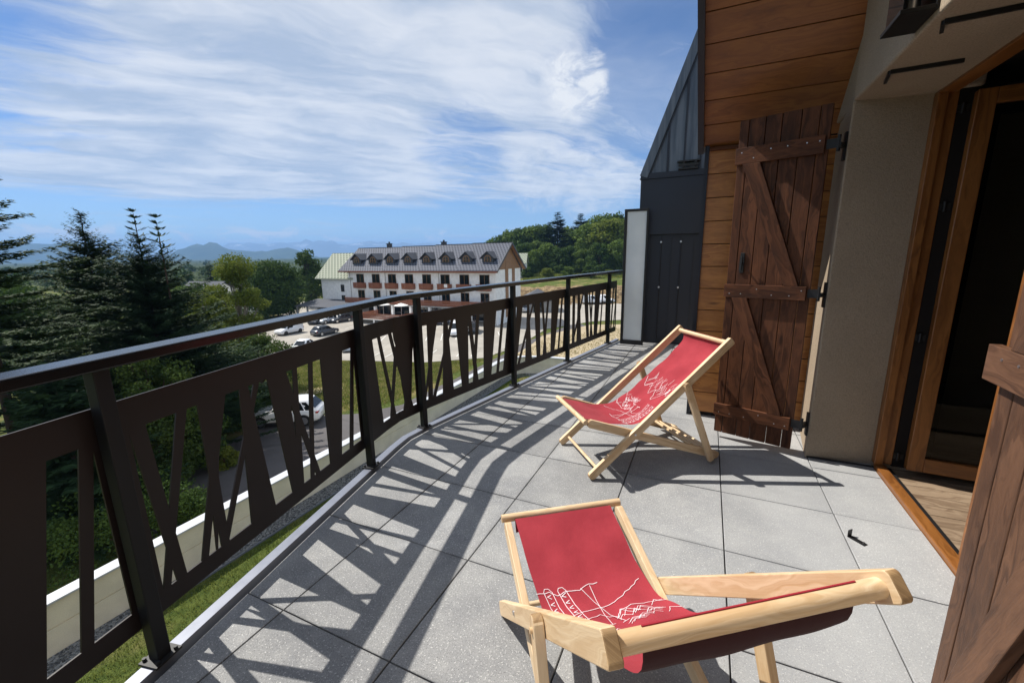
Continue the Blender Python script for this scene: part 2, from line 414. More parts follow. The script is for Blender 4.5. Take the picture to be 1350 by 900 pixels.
M['bluemetal'] = mat('blue_black_cladding', (.013, .016, .026), .38, .2, .5,
                     fn=lambda h, b, t: link(t, h.math('ADD', h.math('MULTIPLY', h.noise(obj_co(h), 4, 5), .25), .25), b.inputs['Roughness']))
M['seam'] = mat('grey_standing_seam_metal', (.13, .155, .18), .45, .55,
                fn=lambda h, b, t: link(t, h.mix(h.ss(h.noise(h.map(obj_co(h), scale=(9, 9, .6)), 2, 5), .3, .7), (.065, .082, .105), (.135, .155, .18)), b.inputs['Base Color']))
def _ground(h, b, t):
    o = wpos(h)
    a = h.noise(o, .35, 6., .6); f = h.noise(o, 5, 5., .65); v = h.noise(o, 30, 3.)
    gcol = h.mix(h.ss(f, .3, .7), (.055, .085, .018), (.125, .155, .035))
    c = h.mix(h.ss(a, .48, .66), gcol, (.27, .22, .09))
    c = h.mix(h.math('MULTIPLY', h.ss(v, .4, .7), .4), c, (.06, .08, .02))
    link(t, c, b.inputs['Base Color']); link(t, h.bump(h.math('ADD', f, v), .8, .15), b.inputs['Normal'])
M['ground'] = mat('rough_meadow', (.1, .12, .03), .95, 0, .1, _ground)
def _soil(h, b, t):
    o = wpos(h); a = h.noise(o, .6, 7., .7); f = h.noise(o, 3, 5.)
    c = h.mix(h.ss(a, .35, .65), (.16, .105, .06), (.42, .31, .17)); c = h.mix(h.math('MULTIPLY', h.ss(f, .5, .7), .6), c, (.10, .075, .045))
    link(t, c, b.inputs['Base Color']); link(t, h.bump(h.math('ADD', a, f), 1., .6), b.inputs['Normal'])
M['soil'] = mat('dug_earth', (.3, .22, .12), .95, 0, .1, _soil)
def _asph(base, sc):
    def fn(h, b, t):
        o = wpos(h); a = h.noise(o, .25*sc, 6., .6); f = h.noise(o, 22, 3.)
        c = h.mix(h.ss(a, .3, .7), tuple(k*.86 for k in base), tuple(k*1.1 for k in base)); c = h.mix(h.math('MULTIPLY', h.ss(f, .45, .65), .25), c, tuple(k*.6 for k in base))
        cr = h.n('ShaderNodeTexVoronoi', feature='DISTANCE_TO_EDGE', inp={'Vector': o, 'Scale': .13})
        c = h.mix(h.math('MULTIPLY', h.ss(cr.outputs['Distance'], .012, .004), .35), c, tuple(k*.5 for k in base))
        link(t, c, b.inputs['Base Color']); link(t, h.bump(f, .3, .01), b.inputs['Normal'])
    return fn
M['parking'] = mat('sunbleached_asphalt', (.34, .315, .27), .9, 0, .2, _asph((.35, .325, .285), 1.))
M['road'] = mat('dark_asphalt', (.085, .08, .082), .85, 0, .3, _asph((.10, .093, .095), 1.5))
M['dirt'] = mat('pale_dirt', (.38, .31, .2), .95, 0, .1, _asph((.40, .33, .22), 2.))
M['paint'] = mat('worn_white_line', (.62, .61, .57), .8)
M['gravel'] = mat('grey_gravel', (.22, .22, .22), .9, 0, .2, fn=lambda h, b, t: (
    link(t, h.mix(h.n('ShaderNodeSeparateColor', inp={0: h.n('ShaderNodeTexVoronoi', inp={'Vector': wpos(h), 'Scale': 26.}).outputs['Color']}).outputs[0], (.05, .055, .06), (.36, .36, .35)), b.inputs['Base Color']),
    link(t, h.bump(h.n('ShaderNodeTexVoronoi', inp={'Vector': wpos(h), 'Scale': 26.}).outputs['Distance'], 1., .05), b.inputs['Normal'])))
def _leafmat(name, ca, cb, trans=.25, rough=.6):
    def fn(h, b, t):
        o = obj_co(h); n = h.noise(o, .9, 4.); r = h.n('ShaderNodeNewGeometry').outputs['Random Per Island']
        f = h.math('ADD', h.math('MULTIPLY', h.ss(n, .3, .7), .6), h.math('MULTIPLY', r, .4))
        c = h.mix(f, ca, cb); link(t, c, b.inputs['Base Color'])
        tr = h.n('ShaderNodeBsdfTranslucent', inp={'Color': c}); mx = h.n('ShaderNodeMixShader', inp={0: trans, 1: b.outputs[0], 2: tr.outputs[0]})
        out = [k for k in t.nodes if k.type == 'OUTPUT_MATERIAL'][0]; link(t, mx.outputs[0], out.inputs[0])
    return mat(name, ca, rough, 0, .06, fn)
M['spruce'] = _leafmat('spruce_needles', (.018, .038, .012), (.052, .088, .025), .12)
M['fir'] = _leafmat('fir_needles', (.015, .033, .014), (.042, .076, .030), .10)
M['leaf'] = _leafmat('birch_leaves', (.085, .125, .020), (.20, .23, .045), .35)
M['leafdark'] = _leafmat('dark_broadleaf', (.032, .062, .016), (.085, .135, .030), .2)
M['leafnear'] = _leafmat('darker_green_leaves', (.032, .060, .014), (.100, .145, .034), .25)  # darker green for the trees and shrubs close to the terrace
M['leafmid'] = _leafmat('mid_green_leaves', (.070, .115, .024), (.155, .215, .048), .28)
M['grass'] = _leafmat('grass_blades', (.105, .150, .025), (.30, .31, .085), .3)
M['lawngrass'] = _leafmat('mown_grass', (.075, .115, .020), (.22, .235, .060), .3)
M['drygrass'] = _leafmat('dry_grass_blades', (.24, .205, .085), (.48, .40, .19), .3)
M['bark'] = mat('grey_brown_bark', (.07, .05, .038), .95, 0, .1)
M['birchbark'] = mat('pale_bark', (.28, .25, .21), .9, 0, .1)
def _rooft(ca, cb, sx, sy):
    def fn(h, b, t):
        sp = h.n('ShaderNodeSeparateXYZ', inp={0: uv_co(h)}); u = h.math('DIVIDE', sp.outputs[0], sx); v = h.math('DIVIDE', sp.outputs[1], sy)
        p = h.math('FRACT', h.math('ADD', u, h.math('MULTIPLY', h.math('FLOOR', v), .5))); q = h.math('FRACT', v)
        d = h.math('MULTIPLY', h.ss(h.math('ABSOLUTE', h.math('SUBTRACT', p, .5)), .30, .20), h.ss(h.math('ABSOLUTE', h.math('SUBTRACT', q, .45)), .36, .26))
        n = h.noise(uv_co(h), .5, 3.)
        c = h.mix(d, h.mix(n, tuple(k*.85 for k in ca), tuple(k*1.12 for k in ca)), cb); link(t, c, b.inputs['Base Color'])
    return fn
M['hotelroof'] = mat('grey_diamond_roof_tiles', (.35, .36, .38), .75, 0, .15, _rooft((.130, .140, .172), (.017, .019, .028), .60, .48))
M['annexroof'] = mat('pale_green_roof_tiles', (.5, .53, .45), .75, 0, .15, _rooft((.36, .385, .30), (.10, .12, .09), .85, .62))
M['dormroof'] = mat('charcoal_dormer_roof', (.050, .052, .062), .5)
M['carwhite'] = mat('white_car_paint', (.80, .81, .83), .25, 0, .5, Coat_Weight=.6)
M['carsilver'] = mat('silver_car_paint', (.42, .45, .48), .3, .5, .5, Coat_Weight=.6)
M['cardark'] = mat('dark_grey_car_paint', (.045, .05, .06), .25, .3, .5, Coat_Weight=.8)
M['carblack'] = mat('black_car_paint', (.012, .012, .015), .22, 0, .5, Coat_Weight=.8)
M['carblue'] = mat('dark_blue_car_paint', (.015, .022, .07), .25, .2, .5, Coat_Weight=.8)
M['rubber'] = mat('tyre_rubber', (.016, .016, .016), .85)
M['plastic'] = mat('black_trim_plastic', (.022, .022, .024), .6)
M['redlamp'] = mat('red_tail_lamp', (.35, .012, .015), .2)
M['lamp'] = mat('clear_head_lamp', (.70, .72, .75), .1, 0, .8)
M['parasol'] = mat('white_parasol_cloth', (.84, .83, .80), .8)
M['darkroof'] = mat('dark_grey_roof_sheet', (.10, .105, .12), .85, 0, .12)
def _hill(h, b, t):
    o = wpos(h); n = h.noise(o, .004, 8., .65)
    link(t, h.mix(h.ss(n, .35, .65), (.020, .035, .014), (.045, .06, .024)), b.inputs['Base Color'])
M['hill'] = mat('wooded_hillside', (.03, .045, .018), .95, 0, .05, _hill)
def _alps(h, b, t):
    o = wpos(h); n = h.noise(h.map(o, scale=(1, 1, 2.2)), .0026, 8., .7)
    zz_ = h.n('ShaderNodeSeparateXYZ', inp={0: o}).outputs[2]
    f = h.math('MULTIPLY', h.ss(n, .53, .66), h.ss(zz_, 150, 300))
    link(t, h.mix(f, (.13, .12, .11), (.55, .57, .6)), b.inputs['Base Color'])
M['alps'] = mat('rock_and_snow', (.15, .14, .13), .9, 0, .1, _alps)
# ------------------------------------------------------------------ land
def grid_mesh(name, xs, ys, hf, material, kind='structure', off=0.):
    XX, YY = np.meshgrid(xs, ys); ZZ = hf(XX, YY)+off
    V = np.stack([XX.ravel(), YY.ravel(), ZZ.ravel()], 1); nx, ny = len(xs), len(ys)
    i, j = np.meshgrid(np.arange(nx-1), np.arange(ny-1)); a = (j*nx+i).ravel()
    o = raw_mesh(name, V, np.stack([a, a+1, a+nx+1, a+nx], 1), material, smooth=True)
    return tag(o, kind=kind)
xs = np.concatenate([np.linspace(-7000, -160, 24)[:-1], np.linspace(-160, 90, 190)[:-1], np.linspace(90, 3000, 20)])
ys = np.concatenate([np.linspace(-600, -20, 12)[:-1], np.linspace(-20, 210, 180)[:-1], np.linspace(210, 7000, 26)])
gmesh = grid_mesh('ground', xs, ys, ground_h, M['ground'])
# second slot: dug earth on the bank
gmesh.data.materials.append(M['soil'])
pc = np.zeros(len(gmesh.data.polygons)*3); gmesh.data.polygons.foreach_get('center', pc); pc = pc.reshape(-1, 3)
dd = (pc[:, 0]-CAM[0])*FH[0]+(pc[:, 1]-CAM[1])*FH[1]; ll = (pc[:, 0]-CAM[0])*RH[0]+(pc[:, 1]-CAM[1])*RH[1]
soil = (dd > 94) & (dd < 106.5+1.5*np.sin(ll*.8)) & (ll > -9) & (ll < 80)
gmesh.data.materials.append(M['hill'])
far = dd > 215
gmesh.data.polygons.foreach_set('material_index', np.where(far, 2, soil.astype(np.int32)).astype(np.int32))

def ground_sheet(name, pxs, material, off, kind='structure', step=1.6, world=None):
    """flat region of the ground outlined by its corners, draped a little above the ground"""
    P2 = [Vector(on_ground(*q)[:2]) for q in pxs] if world is None else [Vector(q) for q in world]
    n = len(P2); pts = []; edges = []
    for i in range(n):
        a, b = P2[i], P2[(i+1) % n]; k = max(1, int((b-a).length/step))
        for q in range(k): pts.append(a.lerp(b, q/k))
    m = len(pts); edges = [(i, (i+1) % m) for i in range(m)]
    x0, x1 = min(p.x for p in P2), max(p.x for p in P2); y0, y1 = min(p.y for p in P2), max(p.y for p in P2)
    allp = list(pts)
    def inside(p):
        c = False
        for i in range(n):
            a, b = P2[i], P2[(i+1) % n]
            if (a.y > p[1]) != (b.y > p[1]) and p[0] < (b.x-a.x)*(p[1]-a.y)/(b.y-a.y)+a.x: c = not c
        return c
    st = max(step, (x1-x0)/90, (y1-y0)/90)
    for xx in np.arange(x0+.3, x1, st):
        for yy in np.arange(y0+.3, y1, st):
            if inside((xx, yy)): allp.append(Vector((xx, yy)))
    vo, eo, fo, *_ = delaunay_2d_cdt(allp, edges, [], 0, 1e-4)
    V = np.array([(v.x, v.y, float(ground_h(v.x, v.y))+off) for v in vo])
    F = [f for f in fo if inside(((vo[f[0]]+vo[f[1]]+vo[f[2]])/3)[:2])]
    F = [f if (vo[f[1]]-vo[f[0]]).cross(vo[f[2]]-vo[f[0]]) > 0 else (f[0], f[2], f[1]) for f in F]
    return tag(raw_mesh(name, V, np.array(F), material), kind=kind)
parking = ground_sheet('parking_lot', [(330, 462), (405, 474), (560, 478), (640, 472), (690, 452), (720, 434), (780, 424), (850, 420), (850, 401), (690, 401), (640, 404), (455, 412), (420, 399), (402, 396), (380, 409), (345, 432)], M['parking'], .05)
road = ground_sheet('road', [(150, 700), (225, 640), (300, 583), (345, 562), (405, 549), (470, 546), (530, 534), (600, 500), (690, 452), (760, 425), (800, 440), (700, 500), (560, 600), (420, 690), (250, 800)], M['road'], .045)
ground_sheet('dirt_track', [(385, 522), (410, 513), (450, 508), (452, 513), (415, 520), (392, 530)], M['dirt'], .05)
ground_sheet('dirt_verge', [(660, 478), (715, 443), (780, 428), (830, 428), (830, 452), (720, 480)], M['dirt'], .055)
# white bay lines: each row of bays is one painted marking
def bays(p0, p1, n, ln):
    mb = MB(); a = on_ground(*p0)[:2]; b = on_ground(*p1)[:2]; dv = (b-a)/np.linalg.norm(b-a); nr = np.array([-dv[1], dv[0]])
    for i in range(n):
        c = a+(b-a)*i/(n-1); q = [c-dv*.07, c+dv*.07, c+dv*.07+nr*ln, c-dv*.07+nr*ln]
        mb.add([(x, y, float(ground_h(x, y))+.065) for x, y in q], [(0, 1, 2, 3)])
    return tag(mb.build('parking_bay_lines', M['paint'], recalc=False), kind='structure')
bays((470, 472), (640, 470), 10, 5.0); bays((455, 434), (640, 436), 12, 5.2); bays((500, 452), (660, 446), 9, 5.0)

# far ridges, real distance and height, seen through the haze
def ridge(name, pts, D, depth, mt, rough, seed, base=-160):
    r = np.random.default_rng(seed); n = 260
    xs_ = np.linspace(pts[0][0], pts[-1][0], n); yy = np.interp(xs_, [p[0] for p in pts], [p[1] for p in pts])
    ns = np.zeros(n)
    for k in range(2, 8): ns += np.interp(np.linspace(0, 2**k*2, n), np.arange(2**k*2+1), r.normal(0, 1, 2**k*2+1))*rough/2**(k*.8)
    V = []; rows = 14
    for i in range(n):
        top = at_depth(xs_[i], yy[i]-ns[i], D); out = np.array([top[0]-CAM[0], top[1]-CAM[1]]); out /= np.linalg.norm(out)
        for j in range(rows):
            t = j/(rows-1)                                    # 0 front foot .. crest at .5 .. 1 back foot
            s = (t-.5)*2; hgt = top[2]-(top[2]-base)*abs(s)**1.25
            if 0 < j < rows-1: hgt += r.normal(0, 1)*(top[2]-base)*.035*(1-abs(s))*(abs(s) > .05)
            V.append((top[0]+out[0]*s*depth*(.9+.2*r.random()*(abs(s) > .1)), top[1]+out[1]*s*depth, hgt))
    F = [(i*rows+j, (i+1)*rows+j, (i+1)*rows+j+1, i*rows+j+1) for i in range(n-1) for j in range(rows-1)]
    return tag(raw_mesh(name, V, F, mt, smooth=True), kind='structure')
ridge('hills', [(-700, 326), (-300, 318), (0, 320), (50, 320), (90, 320), (140, 329), (190, 336), (210, 340), (223, 333), (246, 324), (274, 320.5), (285, 319.5), (294, 323), (303, 329), (327, 330.5), (340, 331.5), (356, 329), (379, 325.5), (390, 327.5), (405, 332.5), (430, 342), (700, 342), (1500, 338)], 4600, 1000, M['hill'], .6, 3)
ridge('mountains', [(-700, 330), (0, 334), (200, 334), (285, 327), (300, 322), (325, 319), (345, 323), (360, 319), (385, 320), (405, 317), (430, 316), (455, 322), (475, 319), (500, 317), (530, 321), (560, 319), (590, 322), (620, 321), (660, 327), (760, 326), (1500, 330)], 11500, 2200, M['alps'], 3.2, 5, base=-400)
# ------------------------------------------------------------------ vegetation
def quads_from(c, a, b):
    """diamond blades: centre-line start c, axis a, half width b -> (V,F)"""
    n = len(c); V = np.empty((n, 4, 3)); V[:, 0] = c; V[:, 1] = c+a*.45+b; V[:, 2] = c+a; V[:, 3] = c+a*.45-b
    return V.reshape(-1, 3), np.arange(4*n).reshape(-1, 4)
def conifer_arrays(h, r, seed, whorl=.38, nb=9, spray=.34, z0=.04, droop=.22, gaps=.06, upt=.25, twigs=3, step=.15, power=.82):
    q = np.random.default_rng(seed); C = []; A = []; B = []
    z = h*z0
    while z < h*.985:
        t = z/h; L0 = r*(1-t)**power*(1-.30*max(0, .18-t)/.18)+.10
        for k in range(nb if t < .9 else 6):
            if q.random() < gaps: continue
            az = q.random()*6.283; L = L0*q.uniform(.58, 1.12); zz0 = z+q.uniform(-.5, .5)*whorl
            d = np.array([math.cos(az), math.sin(az), 0.]); side = np.array([-d[1], d[0], 0.]); m = max(3, int(L/step))
            s = np.linspace(.05 if t > .5 else .16, 1, m); up = upt*t - droop*(1-t)
            pts = d[None]*(L*s)[:, None]; pts[:, 2] = zz0 + L*(up*s + .16*s*s*(1 if t < .8 else 2))
            n = m*twigs; P_ = np.repeat(pts, twigs, 0)+q.normal(0, .035, (n, 3)); ss_ = np.repeat(s, twigs)
            sg = np.tile(np.array([(-1, 1, 0, -1, 1, -.6, .6)[i % 7] for i in range(twigs)], float), m)
            ln = spray*q.uniform(.55, 1.25, n)*(1.15-.55*ss_)*(1 if t < .85 else .6)
            ax = d[None]*np.where(sg == 0, 1., .75)[:, None]+side[None]*(sg*q.uniform(.5, 1.0, n))[:, None]; ax[:, 2] += .1+q.uniform(-.45, .18, n)
            ax /= np.linalg.norm(ax, axis=1)[:, None]
            up_ = np.stack([q.normal(0, .35, n), q.normal(0, .35, n), np.ones(n)], 1); wv = np.cross(ax, up_); wv /= np.linalg.norm(wv, axis=1)[:, None]+1e-9
            C.append(P_); A.append(ax*ln[:, None]); B.append(wv*(ln*q.uniform(.12, .20, n))[:, None])
        z += whorl*(1-.45*t)*q.uniform(.8, 1.2)
    for k in range(10):
        az = q.random()*6.283; C.append(np.array([[0, 0, h*(.97-.02*k/4)]])); A.append(np.array([[math.cos(az)*.12, math.sin(az)*.12, .32]])*spray*1.6); B.append(np.array([[-math.sin(az), math.cos(az), 0]])*.035)
    return np.vstack(C), np.vstack(A), np.vstack(B)
def trunk_mb(h, r, limbs=()):
    mb = MB(); n = 8; prev = Vector((0, 0, -.4))
    for k in range(1, 6):
        nx = Vector((random.uniform(-.05, .05)*h*.1, random.uniform(-.05, .05)*h*.1, h*k/5))
        if k == 5: nx = Vector((0, 0, h*.98))
        mb.cyl(prev, nx, r*(1-(k-1)/5.2), r*(1-k/5.2), n, cap=False); prev = nx
    for a, b, r0 in limbs: mb.cyl(a, b, r0, r0*.35, 6, cap=False)
    return mb
def conifer(name, label, loc, h, r, seed, m='spruce', group=None, leaders=0, **kw):
    t = thing(name, label, 'tree', loc, 0, group)
    C, A, B = conifer_arrays(h, r, seed, **kw)
    q = np.random.default_rng(seed+5)
    for k in range(leaders):                                   # long bare leaders with thin short whorls
        ox, oy = (.0, .0) if k == 0 else (1.15, .35)
        hz = h*(1.0 if k == 0 else .985); c2 = []; a2 = []; b2 = []
        for z in np.arange(h*.80, hz+1.0, .30):
            for j in range(7):
                az = q.random()*6.283; f = max(.12, (hz+1.0-z)/(h*.26))
                for e in range(4):
                    c2.append([ox+math.cos(az)*.28*f*e, oy+math.sin(az)*.28*f*e, z+.09*e*f]); a2.append([math.cos(az+q.normal(0, .5))*.26, math.sin(az+q.normal(0, .5))*.26, .10+q.random()*.1]); b2.append([-math.sin(az)*.04, math.cos(az)*.04, 0.])
        C = np.vstack([C, c2]); A = np.vstack([A, a2]); B = np.vstack([B, b2])
    V, F = quads_from(C, A, B); raw_mesh('crown', V, F, M[m], t)
    tm = trunk_mb(h, h*.014+.03)
    if leaders > 1: tm.cyl((1.15, .35, h*.72), (1.15, .35, h*1.03), .05, .015, 6)
    if leaders: tm.cyl((0, 0, h*.95), (0, 0, h+.9), .03, .012, 6)
    tm.build('trunk', M['bark'], t, recalc=False)
    return t
def clumps(q, h, r, n, z0=.3, flat=.8, shape='round'):
    out = []
    for k in range(n):
        t = q.random(); az = q.random()*6.283
        if shape == 'round': zz = z0+(1-z0)*t; rad = r*math.sqrt(max(.05, 1-((t-.45)/.58)**2))
        elif shape == 'tall': zz = z0+(1-z0)*t; rad = r*(.35+.65*math.sin(math.pi*min(1, (t*.9+.12))))
        rr = rad*math.sqrt(q.uniform(.15, 1))*.86
        out.append((rr*math.cos(az), rr*math.sin(az), zz*h, r*q.uniform(.20, .38)))
    return out
def broadleaf_arrays(h, r, seed, n_cl=40, per=420, leaf=.16, z0=.22, shape='round'):
    q = np.random.default_rng(seed); C = []; A = []; B = []; cl = clumps(q, h, r, n_cl, z0, shape=shape)
    for (cx_, cy_, cz_, cr) in cl:
        v = q.normal(0, 1, (per, 3)); v /= np.linalg.norm(v, axis=1)[:, None]; rad = cr*q.uniform(.55, 1.12, per)**.7
        p = v*rad[:, None]*np.array([1.1, 1.1, .78])+np.array([cx_, cy_, cz_])
        a = q.normal(0, 1, (per, 3)); a[:, 2] -= .3; a /= np.linalg.norm(a, axis=1)[:, None]
        b = np.cross(a, v+q.normal(0, .5, (per, 3))); b /= np.linalg.norm(b, axis=1)[:, None]+1e-9
        ln = leaf*q.uniform(.6, 1.3, per)[:, None]; C.append(p); A.append(a*ln); B.append(b*ln*.34)
    return np.vstack(C), np.vstack(A), np.vstack(B), cl
def broadleaf(name, label, loc, h, r, seed, m='leafmid', group=None, bark='bark', **kw):
    t = thing(name, label, 'tree' if h > 3 else 'bush', loc, 0, group)
    C, A, B, cl = broadleaf_arrays(h, r, seed, **kw)
    V, F = quads_from(C, A, B); raw_mesh('crown', V, F, M[m], t)
    limbs = [((0, 0, min(c[2]*.55, h*.5)), (c[0]*.9, c[1]*.9, c[2]), h*.008+.012) for c in cl[::3]]
    trunk_mb(h*.8, h*.016+.03, limbs).build('trunk', M[bark], t, recalc=False)
    return t
def gpt(x, y, z=0.):
    return (x, y, float(ground_h(x, y))+z)
def at_px(px, D, sink=.1):
    """ground point below pixel column px at depth D"""
    p = at_depth(px, 340, D); return gpt(p[0], p[1], -sink)
def height_to(px, py, D):
    """height of a tree standing at depth D whose tip shows at pixel row py"""
    p = at_depth(px, py, D); return p[2]-float(ground_h(p[0], p[1]))

# the three big conifers beside the road, left
D1 = 15.5; conifer('spruce_tree', 'large dark spruce at the far left with long separate boughs', at_px(-42, D1), height_to(-42, 150, D1), 7.4, 21, 'spruce', whorl=.52, nb=8, spray=.30, droop=.30, upt=.16, gaps=.08, twigs=9, step=.08, power=.95)
D2 = 23.; conifer('spruce_tree', 'pointed spruce between the large left spruce and the two-tipped fir', at_px(118, D2), height_to(118, 274, D2), 6.2, 22, 'spruce', whorl=.34, nb=11, spray=.29, droop=.16, upt=.22, twigs=9, step=.095, power=.98)
D3 = 21.; conifer('fir_tree', 'broad dark fir with two thin bare tips above its crown', at_px(187, D3), height_to(183, 304, D3), 6.6, 23, 'fir', leaders=2, whorl=.30, nb=12, spray=.29, droop=.06, upt=.16, twigs=9, step=.095, power=.84)
D = 14.; conifer('spruce_tree', 'low dark spruce crown below the handrail at the left edge', at_px(30, D), height_to(30, 480, D), 3.6, 24, 'fir', whorl=.28, nb=11, spray=.36, droop=.2, twigs=6, step=.12)
D = 27.; conifer('spruce_tree', 'slim dark spruce filling the gap behind the pointed spruce', at_px(62, D), height_to(62, 392, D), 4.0, 25, 'spruce', whorl=.34, nb=10, spray=.42, twigs=5)
D = 25.; conifer('spruce_tree', 'dark spruce filling the gap behind the two-tipped fir', at_px(232, D), height_to(232, 415, D), 4.6, 26, 'fir', whorl=.32, nb=10, spray=.42, twigs=5)
D = 18.; conifer('spruce_tree', 'low dark spruce in front of the pointed spruce, behind the railing', at_px(105, D), height_to(105, 470, D), 4.0, 27, 'fir', whorl=.30, nb=10, spray=.40, twigs=6)
for k, (px_, py_, D, r_, m_, lab) in enumerate([(-30, 385, 40, 5.5, 'leafdark', 'dark leafy tree in the background gap left of the pointed spruce'), (28, 398, 46, 5, 'leafmid', 'mid green leafy tree behind the slim dark spruce'), (160, 408, 50, 5.5, 'leafdark', 'dark leafy tree behind and between the pointed spruce and the fir'), (92, 395, 58, 6, 'leafdark', 'dark leafy tree behind the pointed spruce'), (228, 388, 60, 5.5, 'leafmid', 'mid green leafy tree behind the fir, left of the birch'), (255, 378, 48, 4.2, 'leafdark', 'dark leafy tree close behind the lower birch'), (-100, 360, 60, 7, 'leafmid', 'mid green leafy tree at the extreme left behind the large spruce')]):
    broadleaf('deciduous_tree', lab, at_px(px_, D), height_to(px_, py_, D), r_, 80+k, m_, n_cl=60, per=190, leaf=.36, z0=.05)
# lighter broadleaved growth between and below them
D = 34.; broadleaf('birch_tree', 'loose yellow-green birch right of the two-tipped fir', at_px(304, D), height_to(303, 341, D), 2.5, 31, 'leaf', bark='birchbark', n_cl=58, per=330, leaf=.17, z0=.12, shape='tall')
D = 31.; broadleaf('birch_tree', 'lower yellow-green birch at the left foot of the taller birch', at_px(262, D), height_to(262, 392, D), 2.0, 32, 'leaf', bark='birchbark', n_cl=40, per=300, leaf=.17, z0=.1)
D = 27.; broadleaf('deciduous_tree', 'mid green broad tree under the handrail left of the white cars', at_px(322, D), height_to(322, 448, D), 2.2, 33, 'leafnear', n_cl=46, per=340, leaf=.15, z0=.12)
D = 24.; broadleaf('deciduous_tree', 'sunlit leafy tree showing between the spruces and the fir', at_px(128, D+2), height_to(128, 420, D+2), 2.4, 34, 'leaf', n_cl=30, per=300, leaf=.16, z0=.15)
D = 17.; broadleaf('deciduous_tree', 'light leafed tree below the handrail between first and second post', at_px(158, D), height_to(160, 478, D), 1.9, 35, 'leafnear', n_cl=44, per=380, leaf=.13, z0=.15)
D = 18.5; broadleaf('deciduous_tree', 'dark leafed tree behind the railing beside the road edge', at_px(192, D), height_to(195, 512, D), 1.9, 36, 'leafdark', n_cl=40, per=360, leaf=.13, z0=.08)
D = 22.; broadleaf('bush', 'bushy dark green shrub at the road left of the white hatchback', at_px(268, D+2), height_to(268, 500, D+2), 1.6, 37, 'leafdark', n_cl=34, per=300, leaf=.13, z0=.05)
D = 19.; broadleaf('bush', 'bright green low shrub at the road verge', at_px(250, D), 1.2, .7, 38, 'leaf', n_cl=24, per=300, leaf=.10, z0=.05)
D = 24.; broadleaf('bush', 'small green shrub in front of the white hatchback bonnet', at_px(326, D+3), 1.5, .7, 39, 'leafnear', n_cl=20, per=240, leaf=.12, z0=.05)
D = 12.8; broadleaf('bush', 'dark shrub close behind the cream wall at lower left', at_px(95, D), 2.7, 2.4, 40, 'leafdark', n_cl=30, per=380, leaf=.10, z0=.05)
D = 13.5; broadleaf('bush', 'grassy low shrub behind the cream wall at the road corner', at_px(188, D), 1.9, 1.0, 41, 'leafdark', n_cl=20, per=300, leaf=.09, z0=.05)
# the plateau to the left
D = 84.; broadleaf('deciduous_tree', 'dense round dark tree standing alone beside the car park', at_px(357, D), height_to(357, 350, D), 5.4, 42, 'leafdark', n_cl=120, per=260, leaf=.42, z0=.14)
D = 100.; broadleaf('deciduous_tree', 'dark tree close to the left gable of the hotel annexe', at_px(404, D), height_to(404, 333, D), 3.6, 43, 'leafdark', n_cl=46, per=220, leaf=.42, z0=.1, shape='tall')
D = 130.; broadleaf('deciduous_tree', 'pale green tree behind the round dark tree', at_px(392, D), height_to(392, 362, D), 3.5, 44, 'leafmid', n_cl=30, per=200, leaf=.45, z0=.1)
for k, (px_, py_, D, r_) in enumerate([(274, 343, 120, 2.8), (319, 347, 125, 3.0), (325, 345, 150, 2.6), (358, 342, 170, 2.8)]):
    conifer('spruce_tree', ['dark spruce tip left of the birch top', 'dark spruce right of the birch top', 'thin spruce just behind the birch', 'small spruce tip above the round dark tree'][k], at_px(px_, D), height_to(px_, py_, D), r_, 50+k, 'fir', whorl=.8, nb=8, spray=.9, twigs=2)

# far treeline on the plateau: one mass
q = np.random.default_rng(5); VV = []; FF = []; nV = 0
protoC = [conifer_arrays(9., 2.4, 300+k, whorl=1.1, nb=7, spray=1.3, twigs=1) for k in range(3)]
protoB = [broadleaf_arrays(8., 3.6, 310+k, n_cl=14, per=34, leaf=1.3, z0=.1)[:3] for k in range(3)]
for k in range(700):
    if k < 480: px_ = q.uniform(-260, 440); D = q.uniform(125, 420)
    else: px_ = q.uniform(-200, 1100); D = q.uniform(420, 1500)
    if 408 < px_ < 700 and D < 300: continue
    con = q.random() < .55; pr = (protoC if con else protoB)[q.integers(3)]
    C, A, B = pr; s = q.uniform(.5, .95)*(1 if D < 420 else .95); s = np.array([s, s, s*q.uniform(.75, 1.0)])
    p = at_px(px_, D); V, F = quads_from(C*s+np.array(p), A*s, B*s); VV.append(V); FF.append(F+nV); nV += len(V)
tag(raw_mesh('treeline', np.vstack(VV), np.vstack(FF), M['leafdark']), 'distant dark tree belt across the plateau below the blue hills', 'tree belt', kind='stuff')

# wooded slope on the right: every tree its own object, four kinds of mesh shared
pro = []
for k in range(3):
    pro.append(('deciduous_tree', broadleaf('deciduous_tree', 'x', (0, 0, 0), 12., 4.6, 60+k, ['leafmid', 'leafdark', 'leaf'][k], n_cl=60, per=170, leaf=.62, z0=.08)))
pro.append(('spruce_tree', conifer('spruce_tree', 'x', (0, 0, 0), 17., 3.6, 70, 'fir', whorl=.75, nb=9, spray=.95, twigs=3)))
used = [False]*4
spots = []
def put(k, px_, top, D, label, rs=1.):
    name, root = pro[k]; o = root if not used[k] else copy_tree(root); used[k] = True
    p = at_px(px_, D, .3); h = height_to(px_, top, D); o.location = p; h0 = 17. if k == 3 else 12.
    s = h/h0; o.scale = (s*rs, s*rs, s); o.rotation_euler = (0, 0, random.random()*6.28)
    o['label'] = label; o['group'] = 'trees on the wooded slope'
put(3, 735, 279, 165, 'tallest dark spruce standing above the woods', 1.7)
put(3, 724, 292, 168, 'slightly lower dark spruce left of the tallest spruce', 1.5)
put(3, 765, 281, 172, 'dark spruce right of the tallest spruce, above the woods', 1.8)
put(3, 817, 283, 182, 'dark spruce top beside the white screen', .9)
